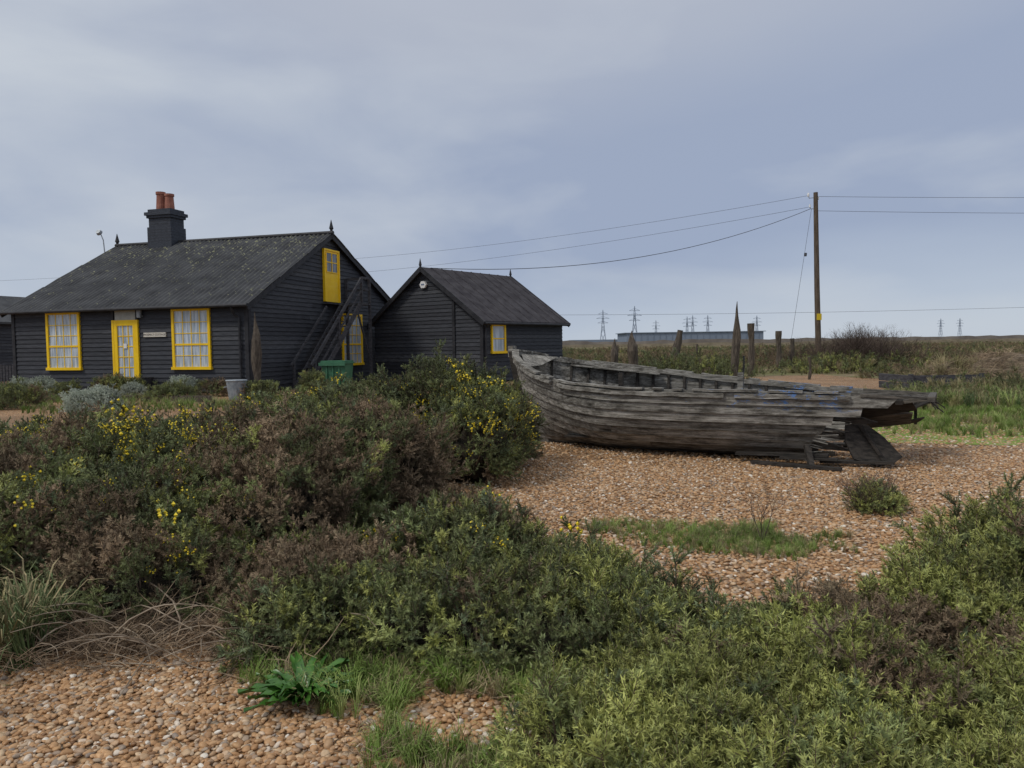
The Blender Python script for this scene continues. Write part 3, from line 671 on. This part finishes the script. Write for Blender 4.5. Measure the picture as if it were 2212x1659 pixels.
post('driftwood_post',6.75,32,1.9,.14,9,(.35,0),False)
post('driftwood_post',13.1,35.5,1.5,.09,11,(0,0),False)
post('fence_stake',7.2,23.6,.95,.03,10,(0,0),False,'timber')
for x,y,h in ((8.8,36,1.3),(5.6,34,1.3),(10.6,27,.8),(4.6,33,1.3),(7.5,34,1.2)): post('fence_stake',x,y,h,.05,int(x*10),(0,0),False)
mb=MB(); mb.tube([(0,0,0),(0,0,.04),(0,0,.48),(0,0,.52),(0,0,.54)],[.21,.215,.27,.29,.28],20,0)
for a in (0,math.pi): mb.tube([(math.cos(a)*.27,-.08,.36),(math.cos(a)*.33,-.06,.33),(math.cos(a)*.33,.06,.33),(math.cos(a)*.27,.08,.36)],.012,6,0)
o=mb.obj('galvanised_tub',[M['galv']],smooth=False); o.location=(-7.55,20.8,0)
mb=MB(); b0=[(-.42,-.3),(.42,-.3),(.42,.3),(-.42,.3)]
vs=[(x*.85,y*.85,.08) for x,y in b0]+[(x,y,.86) for x,y in b0]; mb.add(vs,[(0,3,2,1),(0,1,5,4),(1,2,6,5),(2,3,7,6),(3,0,4,7)],0)
mb.box((-.46,-.35,.86),(.46,.33,.90),0); mb.box((-.43,-.31,.90),(.43,.30,.96),0); mb.box((-.46,-.39,.80),(.46,-.352,.90),0)
for x in (-.22,.0,.22): mb.box((x-.02,-.33,.2),(x+.02,-.27,.8),0)
for x in (-.3,.3): mb.tube([(x-.03,.28,.1),(x+.03,.28,.1)],.1,12,1)
o=mb.obj('wheeled_bin',[M['greenbin'],M['trim']]); o.location=(-5.65,24.6,0); o.rotation_euler=(0,0,-.25)
random.seed(91)
for (x,y,r,h) in ((-14.7,23.9,.42,.45),(-9.75,22.4,.36,.55),(-9.3,16.8,.55,.48),(-15.9,24.6,.35,.4),(-11.3,22.6,.3,.3)): bush('santolina_bush',[(x,y,r,r*.9,h)],s=.15,grey=True,inner=False,dens=10)
for (x,y,r,h) in ((-12.4,23.4,.5,.5),(-13.4,22.9,.4,.3),(-8.7,22.3,.5,.3),(-11.6,23.2,.35,.4),(-7.0,21.0,.5,.35),(-9.2,20.6,.6,.3),(-13.5,20.5,.8,.3),(-12.4,18.7,.8,.4),(-6.1,23.2,.4,.6)): bush('garden_shrub',[(x,y,r,r*.9,h,.15)],s=.2,inner=False,light=.3,dens=8)
grass('garden_grass',[(-12,20.5,4,1.2),(-8,18,4,1.6)],30,.12,.28,(10,12,11))
mb=MB()
for (x0,y0,x1,y1) in ((-16,22.2,-10.2,20.6),(-10.0,20.5,-7.9,19.9)): mb.beam((x0,y0,.08),(x1,y1,.08),.12,.16,0)
mb.obj('garden_edging',[M['drift']])
mb=MB(); mb.tube([(0,0,0),(0,0,.5),(0,0,.52)],[.16,.2,.22],14,0); o=mb.obj('planter_pot',[M['trim']]); o.location=(-11.6,24.1,0)

# ------------------------------------------------------------ boat
BT=empty('wooden_boat',(.14,11.0,.0),math.radians(-27.5))
LB=5.25
def Bm(t):
    if t<.45: return .03+1.0*(1-(1-t/.45)**2.3)**.62
    return 1.03-.24*((t-.45)/.55)**2
def Sh(t,side):
    if side<0: return float(np.interp(t,[0,.04,.1,.2,.35,.5,.75,1],[1.29,1.14,1.0,.885,.83,.82,.81,.80]))
    return float(np.interp(t,[0,.04,.1,.2,.35,.5,.75,1],[1.29,1.22,1.15,1.08,.98,.89,.77,.72]))
def Kl(t): return .03+.10*max(0,t-.8)
def hull(t,s,side,off=0):
    w=min(1,t/.28); B=Bm(t)
    yy=B*((1-w)*s**.9+w*math.sin(s*math.pi/2)**.72); zz=(1-w)*s+w*(1-math.cos(s*math.pi/2))**.92
    x=LB*t+.30*(1-s)**1.5*(1-min(1,t/.3))**2-.08*(1-min(1,t/.1))*s
    ny=math.sin(min(1,s+.25)*math.pi/2); nz=-math.cos(min(1,s+.1)*math.pi/2)
    return Vector((x,side*(yy+off*ny),Kl(t)+(Sh(t,side)-Kl(t))*zz+off*nz))
random.seed(33)
NPK=9
SS=[0,.14,.27,.39,.50,.60,.70,.79,.88,1.0]
def planks(side,ends,name):
    mb=MB(); order=(0,2,0,1,2,0,1,2,0,1)
    for k in range(NPK):
        s0=SS[k]; s1=SS[k+1]+(.016 if k<NPK-1 else 0); te=ends[k]; n=int(60*te); vs=[];fs=[]
        for i in range(n+1):
            t=te*i/n
            j=.008*noise.noise(Vector((t*9,k*3.3,side)))
            a=hull(t,s0,side,.034+j); b=hull(t,min(1,s1),side,.0+j)
            if k==NPK-1:   # worn top rail edge
                w=.018*noise.noise(Vector((t*40,3,side)))+.02*min(0,noise.noise(Vector((t*13,8,side)))+.1); b.z+=w
            if i==n: a.x+=U(-.12,.10); b.x+=U(-.12,.10)
            vs+=[a,a.lerp(b,.5)+Vector((0,side*.005,0)),b]
        for i in range(n):
            o=i*3
            f=[(o,o+3,o+4,o+1),(o+1,o+4,o+5,o+2)]
            fs+=f if side<0 else [q[::-1] for q in f]
        o=len(mb.f); mb.add(vs,fs,order[k])
        cut=int(len(fs)*U(.3,.7)); alt=random.choice((0,1,2))
        for q in range(o+cut-cut%2,o+len(fs)): mb.m[q]=alt
    o=mb.obj(name,[M['boat'],M['boat2'],M['boat3']],BT); md=o.modifiers.new('thick','SOLIDIFY'); md.thickness=.018; md.offset=-1
    return o
planks(-1,[.715,.745,.755,.765,.77,.785,.80,.86,.92],'near_planking')
planks(1,[.70,.74,.78,.80,.84,.88,.92,.96,1],'far_planking')
mb=MB()
for side,te in ((-1,.91),(1,1.0)):
    for off,dz,w,h in ((.035,-.03,.045,.05),(-.035,-.01,.035,.06),(0.0,.025,.10,.025)):
        pr=None
        n=40
        for i in range(n+1):
            t=te*i/n; p=hull(t,1,side)+Vector((0,side*off,dz+.012*noise.noise(Vector((t*20,side,off*50)))))
            if pr is not None:
                gap=(off==0 and ((i*7+side)%11==0 or (i*5+side)%13==0 or (i*3)%17==1 or t>.84)) or (off>0 and ((i*5)%19==2 or t>.86))
                if not gap: mb.beam(pr,p,w,h,0 if t<.86 else 2)
            pr=p
for side in (-1,1):
    t=.06
    while t<(.74 if side<0 else .97):
        pr=None
        for k in range(8):
            s=.12+.88*k/7 if side<0 or t<.7 else .6+.4*k/7; p=hull(t,s,side,-.025)
            if pr is not None: mb.beam(pr,p,.035,.03,1)
            pr=p
        t+=.043
for side in (-1,1):
    for s in (.74,.5):
        pr=None
        for i in range(30):
            p=hull(.05+i*(.68 if side<0 else .9 if s>.6 else .7)/29,s,side,-.06)
            if pr is not None: mb.beam(pr,p,.02,.07,1)
            pr=p
mb.beam(hull(0.04,0,1)+Vector((0,0,-.02)),hull(.8,0,1)+Vector((0,0,-.03)),.08,.12,1)
pth=[hull(0,s,1) for s in (0,.15,.3,.5,.7,.85,1)]
for a,b in zip(pth[:-1],pth[1:]):
    a=Vector((a.x-.05,0,a.z)); b=Vector((b.x-.05,0,b.z)); mb.beam(a,b+(b-a)*.05,.09,.13,1,up=(0,1,0))
mb.beam((-.14,0,1.22),(-.15,0,1.38),.08,.12,0,up=(0,1,0))
mb.add([(.0,0,1.26),hull(.07,1,-1)+Vector((0,0,.02)),(.32,0,1.10),hull(.07,1,1)+Vector((0,0,.02))],[(0,1,2,3)],0)
mb.beam(hull(.10,.95,1),hull(.34,.97,1)+Vector((0,-.1,0)),.16,.02,0)
for t,wd in ((.30,.18),(.70,.2)):
    a=hull(t,.80,-1,-.03); b=hull(t,.80,1,-.03); mb.beam(a,b,wd,.03,0)
mb.box((2.95,.55,.1),(3.02,.62,.98),0); mb.box((1.35,.35,.1),(1.41,.41,.98),1)
for y in (-.45,-.2,.05,.3): mb.beam((.9,y,.17),(3.8,y*1.1,.18),.18,.02,1)
# broken stern
T1=hull(1,1,1); T0=hull(.93,1,-1)+Vector((.30,0,-.03))
mb.beam(T0,T1,.07,.05,2); mb.beam(T0+Vector((-.3,.12,-.05)),T1+Vector((-.28,-.1,-.03)),.07,.05,1)
mb.beam(hull(.86,1,-1)+Vector((0,0,.0)),T0+Vector((.04,.05,0)),.06,.03,2)
for f in (.12,.32,.5,.7,.88):
    p=T0.lerp(T1,f); mb.beam(p+Vector((-.02,0,0)),p+Vector((-.32,0,-.05)),.05,.04,2)
def board(pts,th,mi):
    a=Vector(pts[0]);b=Vector(pts[1]);c=Vector(pts[2]); n=(b-a).cross(c-a).normalized()*th; mb.plate(pts,n,mi)
board([(4.30,-.60,.68),(4.75,-.66,.76),(5.0,-.62,.74),(5.06,-.45,.62),(4.78,-.42,.56),(4.45,-.35,.48)],.018,1)
board([(4.35,-.36,.50),(4.8,-.42,.56),(5.02,-.40,.58),(5.0,-.15,.44),(4.55,-.05,.36)],.018,2)
board([(4.45,-.05,.36),(4.9,-.12,.44),(5.14,-.05,.50),(5.08,.25,.42),(4.7,.35,.34)],.018,1)
board([(4.60,.3,.36),T0.lerp(T1,.62)+Vector((-.02,0,-.08)),T1+Vector((-.05,0,-.07)),(4.8,.7,.44)],.018,1)
board([(3.85,-.80,.60),(4.42,-.74,.58),(4.68,-.66,.49),(4.5,-.70,.47),(4.3,-.74,.50),(3.86,-.80,.50)],.018,1)
board([(3.80,-.76,.47),(4.25,-.64,.39),(4.55,-.52,.30),(4.3,-.6,.28),(3.82,-.74,.36)],.018,2)
board([(3.75,-.66,.30),(4.2,-.6,.23),(4.45,-.52,.14),(3.76,-.62,.18)],.018,2)
board([(3.6,-.5,.16),(4.75,-.30,.20),(4.8,-.12,.20),(3.6,-.25,.15)],.02,1)
board([(3.6,-.1,.16),(4.6,.0,.22),(4.6,.25,.22),(3.6,.2,.15)],.02,2)
mb.beam((4.02,-.5,.10),(4.12,-.62,.62),.05,.05,1); mb.beam((4.3,.2,.1),(4.35,.1,.66),.05,.05,1)
# splinters at the torn ends
for i in range(22):
    t=U(.0,1); p=Vector((3.95+.3*t,-.86+.05*t,.15+.5*t)); q=p+Vector((U(.08,.28),U(-.01,.06),U(-.04,.02))); mb.beam(p,q,U(.01,.03),.008,random.choice((0,1,2)))
for i in range(10):
    p=T0.lerp(T1,R())+Vector((-.02,0,-.04)); mb.beam(p,p+Vector((U(.0,.16),U(-.03,.03),U(-.14,-.02))),U(.01,.03),.008,random.choice((1,2)))
mb.obj('frames_and_gunwales',[M['boat'],M['boatdark'],M['boatmid']],BT)
mb=MB()
c=Vector((4.62,-.66,.25)); u=Vector((.887,.30,-.05)).normalized(); v=Vector((-.12,.30,.95)).normalized(); n=u.cross(v).normalized()
def outl(pts): return [c+u*a+v*b for a,b in pts]
mb.plate(outl([(-.25,.20),(-.12,.25),(-.02,.22),(.14,.09),(.31,-.12),(.22,-.19),(.05,-.24),(-.20,-.17),(-.27,.02)]),n*-.035,0)
mb.beam(c+u*-.1+v*.2-n*-.02,c+u*.12+v*-.2-n*-.02,.05,.03,0)
mb.beam((3.4,-.95,.03),(4.35,-1.12,.03),.09,.03,0); mb.beam((3.98,-.9,.24),(4.05,-1.05,.02),.06,.05,0); mb.beam((3.2,-.80,.10),(4.2,-.85,.13),.12,.03,0)
mb.beam((4.1,-.75,.05),(4.85,-.72,.07),.12,.03,0); mb.beam((3.7,-.88,.09),(4.3,-.9,.10),.14,.02,0)
mb.obj('fallen_transom',[M['boatdark']],BT)

# ------------------------------------------------------------ pole and wires
random.seed(12)
PL=empty('utility_pole',(15.15,38,0))
mb=MB(); mb.tube([(.22,0,0),(.1,0,4),(0,0,8.7)],[.15,.13,.105],12,0); mb.obj('shaft',[M['pole']],PL)
mb=MB()
mb.tube([(-.05,0,8.45),(-.32,0,8.42),(-.36,0,8.62)],.02,6,0); mb.tube([(-.05,0,7.9),(-.26,0,7.9),(-.28,0,8.05)],.02,6,0)
mb.tube([(-.36,0,8.5),(-.36,0,8.6),(-.36,0,8.68)],[.05,.06,.03],8,1); mb.tube([(.12,0,8.35),(.14,0,8.5)],[.05,.03],8,1); mb.tube([(-.28,0,7.98),(-.28,0,8.12)],[.05,.03],8,1)
mb.box((.04,-.16,2.40),(.28,-.14,2.72),2)
mb.add([(.16,-.145,2.68),(.09,-.145,2.54),(.23,-.145,2.54)],[(0,1,2)],0)
mb.obj('fittings',[M['galv'],M['white'],noisy('warning_yellow',(.65,.46,.03),(.7,.5,.04),2,bump=0)],PL)
def wire(mb,a,b,sag,r=.012,n=24):
    a=Vector(a);b=Vector(b); mb.tube([a.lerp(b,i/n)-Vector((0,0,sag*4*(i/n)*(1-i/n))) for i in range(n+1)],r,5,0,False)
mb=MB()
wire(mb,(14.8,38,8.55),(-20,62,8.2),.6,.008); wire(mb,(14.9,38,8.0),(-20,62,7.0),.6,.008)
wire(mb,(14.9,38,7.9),(-3.1,29.6,4.4),.95,.013)
wire(mb,(15.2,38,8.5),(62,39,8.9),.35,.009); wire(mb,(15.2,38,7.8),(62,39,7.9),.35,.009)
wire(mb,(-20,62,8.2),(-75,66,7.4),.6,.008)
wire(mb,(14.95,38,7.9),(13.4,37,0),0,.008)
wire(mb,(0,70,4.1),(80,70,5.0),.5,.012)
mb.tube([(14.55,37.72,5.55),(14.57,37.73,5.7)],.07,8,0)
mb.obj('overhead_wires',[M['wire']])

# ------------------------------------------------------------ far distance
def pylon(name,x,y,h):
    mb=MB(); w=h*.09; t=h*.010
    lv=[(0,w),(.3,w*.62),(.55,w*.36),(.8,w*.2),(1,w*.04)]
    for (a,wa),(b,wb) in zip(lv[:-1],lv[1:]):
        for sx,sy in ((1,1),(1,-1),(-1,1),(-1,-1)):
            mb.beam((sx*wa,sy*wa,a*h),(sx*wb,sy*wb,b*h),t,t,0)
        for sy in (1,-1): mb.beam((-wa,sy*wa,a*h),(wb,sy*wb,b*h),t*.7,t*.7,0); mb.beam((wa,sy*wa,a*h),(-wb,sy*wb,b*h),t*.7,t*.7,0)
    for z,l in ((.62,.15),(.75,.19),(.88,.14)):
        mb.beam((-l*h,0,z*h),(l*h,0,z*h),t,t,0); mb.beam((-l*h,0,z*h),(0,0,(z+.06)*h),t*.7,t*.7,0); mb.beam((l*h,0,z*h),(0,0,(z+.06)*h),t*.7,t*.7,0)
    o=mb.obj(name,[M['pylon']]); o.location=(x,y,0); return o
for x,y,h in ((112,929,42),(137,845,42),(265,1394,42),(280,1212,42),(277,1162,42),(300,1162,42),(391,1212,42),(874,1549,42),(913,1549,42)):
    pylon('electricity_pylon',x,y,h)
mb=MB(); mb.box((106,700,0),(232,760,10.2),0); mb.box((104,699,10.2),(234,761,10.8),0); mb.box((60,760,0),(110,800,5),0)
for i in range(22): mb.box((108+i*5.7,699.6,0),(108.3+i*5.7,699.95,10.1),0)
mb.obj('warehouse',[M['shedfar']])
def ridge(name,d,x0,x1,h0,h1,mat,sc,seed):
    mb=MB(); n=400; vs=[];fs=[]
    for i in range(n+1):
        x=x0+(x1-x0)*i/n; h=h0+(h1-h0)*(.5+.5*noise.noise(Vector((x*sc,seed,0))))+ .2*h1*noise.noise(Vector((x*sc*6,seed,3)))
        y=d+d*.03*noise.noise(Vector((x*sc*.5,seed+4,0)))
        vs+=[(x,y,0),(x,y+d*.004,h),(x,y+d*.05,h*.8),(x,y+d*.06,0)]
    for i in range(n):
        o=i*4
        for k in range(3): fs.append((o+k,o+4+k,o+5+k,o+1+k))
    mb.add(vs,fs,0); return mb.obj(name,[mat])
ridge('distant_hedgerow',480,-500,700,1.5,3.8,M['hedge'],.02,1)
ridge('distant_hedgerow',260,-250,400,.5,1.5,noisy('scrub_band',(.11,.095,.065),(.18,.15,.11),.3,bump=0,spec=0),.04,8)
random.seed(64)
P=[];Q=[];S=[];I=[]
def clump(x,y,r,h,n,kinds,s):
    for _ in range(n):
        d=Vector((random.gauss(0,1),random.gauss(0,1),abs(random.gauss(0,1)))).normalized(); k=U(.6,1.05)
        P.append((x+d.x*r*k,y+d.y*r*k,max(0,d.z*h*k-s*.4))); Q.append(orient(d+Vector((0,0,.8)))); S.append(s*U(.6,1.2)); I.append(random.choice(kinds))
def free(x,y):
    if 6.5<x<13.4 and 18<y<31: return False
    if x<3.2+ (y-20)*.05 and y<42: return False
    return y>19
for _ in range(2300):
    y=19+ (R()**1.6)*150; x=U(-.1*y,.75*y)
    if not free(x,y): continue
    if noise.noise(Vector((x*.13,y*.08,2)))<-.08: continue
    k=min(1.0,y/60); kk=random.choice(((0,1,2),(0,3,12),(3,4,12),(12,12,3),(3,4,6)))
    clump(x,y,U(.5,1.2)+k,U(.12,.35)+.24*k,18,kk,.28+.3*k)
scatter('heath_scrub',P,Q,S,I,NG)
P=[];Q=[];S=[];I=[]
for (x,y,r,h,kk,n,s) in ((6.0,24.5,1.7,1.0,(0,1,2,2,6),420,.36),(4.6,24.5,1.0,.75,(0,1,2,6),200,.32),(5.2,27,1.5,.9,(0,1,3),200,.4),(14.0,33,2.2,.7,(6,0,12,6),420,.4),(17,33,2.2,.7,(0,3,1,6),360,.4),(20,40,4,.9,(3,4,0),400,.5),(14,40,3,.9,(3,4,0),300,.5),(10.2,16.8,1.3,.5,(0,12,12),260,.28),(11.8,16.5,1.5,.6,(0,1,12),300,.3),(9.0,17.2,.8,.35,(0,12),120,.25)):
    clump(x,y,r,h,n,kk,s)
scatter('gorse_thicket',P,Q,S,I,NG)
P=[];Q=[];S=[];I=[]
for _ in range(110):
    x=random.gauss(15.9,1.3); P.append((x,U(33,36),U(0,.4)));Q.append((U(-.3,.3),U(-.3,.3),U(0,6)));S.append(U(.8,1.9)*(1-.12*abs(x-15.9)));I.append(8)
scatter('bare_thorn_bush',P,Q,S,I,NG)
P=[];Q=[];S=[];I=[]
HP=empty('dead_reed_heap',(0,0,0)); mb=MB()
for (x,y,r,h) in ((12.5,21.8,1.0,.62),(13.9,21.6,1.4,.92),(15.6,21.4,1.6,.95),(17.3,21.5,1.5,.8)):
    clump(x,y,r,h+.15,500,(13,13,13,12),.5)
    nu,nv=28,8; vs=[];fs=[]
    for j in range(nv+1):
        for i in range(nu):
            th=6.2832*i/nu; ph=j/nv*math.pi/2; k=1+.25*noise.noise(Vector((x+math.cos(th)*2,y+math.sin(th)*2,j*.6)))
            vs.append((x+r*k*math.cos(th)*math.cos(ph),y+r*k*math.sin(th)*math.cos(ph),h*k*math.sin(ph)))
    for j in range(nv):
        for i in range(nu): i2=(i+1)%nu; fs.append((j*nu+i,j*nu+i2,(j+1)*nu+i2,(j+1)*nu+i))
    mb.add(vs,fs,0)
mb.obj('mound',[M['strawmound']],HP); scatter('loose_stems',P,Q,S,I,NG,HP)
mb=MB()
for k in range(2): mb.box((10.7,20.3,.0+k*.22),(12.6,20.36,.20+k*.22),0); mb.box((10.64,20.3,.0+k*.22),(10.7,22.0,.20+k*.22),0)
mb.box((10.6,20.24,0),(10.72,20.3,.46),0); mb.box((12.5,20.24,0),(12.62,20.3,.46),0)
mb.obj('timber_raised_bed',[M['timber']])

# ------------------------------------------------------------ world and sun
sun_el=math.radians(50); sun_az=math.radians(-120)
w=bpy.data.worlds.new('World'); scene.world=w; w.use_nodes=True; nt=w.node_tree; L=nt.links
for n in list(nt.nodes): nt.nodes.remove(n)
out=N(nt,'ShaderNodeOutputWorld'); sky=N(nt,'ShaderNodeTexSky'); sky.sky_type='NISHITA'; sky.sun_disc=False
sky.sun_elevation=sun_el; sky.sun_rotation=sun_az
b1=N(nt,'ShaderNodeBackground'); b1.inputs[1].default_value=.08; L.new(sky.outputs[0],b1.inputs[0])
tc=N(nt,'ShaderNodeTexCoord'); sp=N(nt,'ShaderNodeSeparateXYZ'); L.new(tc.outputs['Generated'],sp.inputs[0])
cr=ramp(nt,[(0,(.53,.595,.68)),(.05,(.46,.53,.645)),(.15,(.335,.40,.545)),(.27,(.345,.405,.54)),(.42,(.46,.50,.59)),(1,(.95,.96,.98))])
mp=N(nt,'ShaderNodeMapping'); mp.inputs['Scale'].default_value=(1.1,1.1,2.8); mp.inputs['Rotation'].default_value=(.25,.45,0); L.new(tc.outputs['Generated'],mp.inputs[0])
nz=N(nt,'ShaderNodeTexNoise'); nz.inputs['Scale'].default_value=1.2; nz.inputs['Detail'].default_value=5; nz.inputs['Roughness'].default_value=.48; nz.inputs['Distortion'].default_value=.4; L.new(mp.outputs[0],nz.inputs['Vector'])
m1=N(nt,'ShaderNodeMath',operation='MULTIPLY_ADD'); L.new(nz.outputs['Fac'],m1.inputs[0]); m1.inputs[1].default_value=.24; m1.inputs[2].default_value=-.12
m2=N(nt,'ShaderNodeMath',operation='ADD'); L.new(sp.outputs['Z'],m2.inputs[0]); L.new(m1.outputs[0],m2.inputs[1]); L.new(m2.outputs[0],cr.inputs[0])
mr=N(nt,'ShaderNodeMapRange'); mr.interpolation_type='SMOOTHSTEP'; mr.inputs[1].default_value=-.62; mr.inputs[2].default_value=.1; mr.inputs[3].default_value=.45; mr.inputs[4].default_value=-.06; L.new(sp.outputs['X'],mr.inputs[0])
nz2=N(nt,'ShaderNodeTexNoise'); nz2.inputs['Scale'].default_value=2.5; nz2.inputs['Detail'].default_value=7; nz2.inputs['Roughness'].default_value=.5; nz2.inputs['Distortion'].default_value=.25; L.new(mp.outputs[0],nz2.inputs['Vector'])
m3=N(nt,'ShaderNodeMath',operation='MULTIPLY_ADD'); L.new(nz2.outputs['Fac'],m3.inputs[0]); m3.inputs[1].default_value=2.5; m3.inputs[2].default_value=-1.12
m4=N(nt,'ShaderNodeMath',operation='ADD'); m4.use_clamp=True; L.new(m3.outputs[0],m4.inputs[0]); L.new(mr.outputs[0],m4.inputs[1])
mx=N(nt,'ShaderNodeMixRGB'); L.new(m4.outputs[0],mx.inputs[0]); L.new(cr.outputs[0],mx.inputs[1]); mx.inputs[2].default_value=(.57,.615,.68,1)
b2=N(nt,'ShaderNodeBackground'); L.new(mx.outputs[0],b2.inputs[0]); b2.inputs[1].default_value=1.0
ms=N(nt,'ShaderNodeMixShader'); ms.inputs[0].default_value=.93; L.new(b1.outputs[0],ms.inputs[1]); L.new(b2.outputs[0],ms.inputs[2]); L.new(ms.outputs[0],out.inputs[0])
sd=bpy.data.lights.new('sun','SUN'); sd.energy=1.5; sd.angle=math.radians(12); sd.color=(1,.95,.86)
so=bpy.data.objects.new('sun',sd); scene.collection.objects.link(so)
dv=Vector((math.sin(sun_az)*math.cos(sun_el),math.cos(sun_az)*math.cos(sun_el),math.sin(sun_el)))
so.rotation_euler=dv.to_track_quat('Z','Y').to_euler(); so.location=dv*50

# ------------------------------------------------------------ camera
cd=bpy.data.cameras.new('camera'); cd.lens=26.7; cd.sensor_width=36; cd.clip_end=6000; cd.clip_start=.05
co=bpy.data.objects.new('camera',cd); scene.collection.objects.link(co)
co.matrix_world=Matrix.Translation((0,0,1.4))@Matrix.Rotation(math.radians(90-2.98),4,'X')@Matrix.Rotation(math.radians(-.8),4,'Z')
scene.camera=co
print('done')
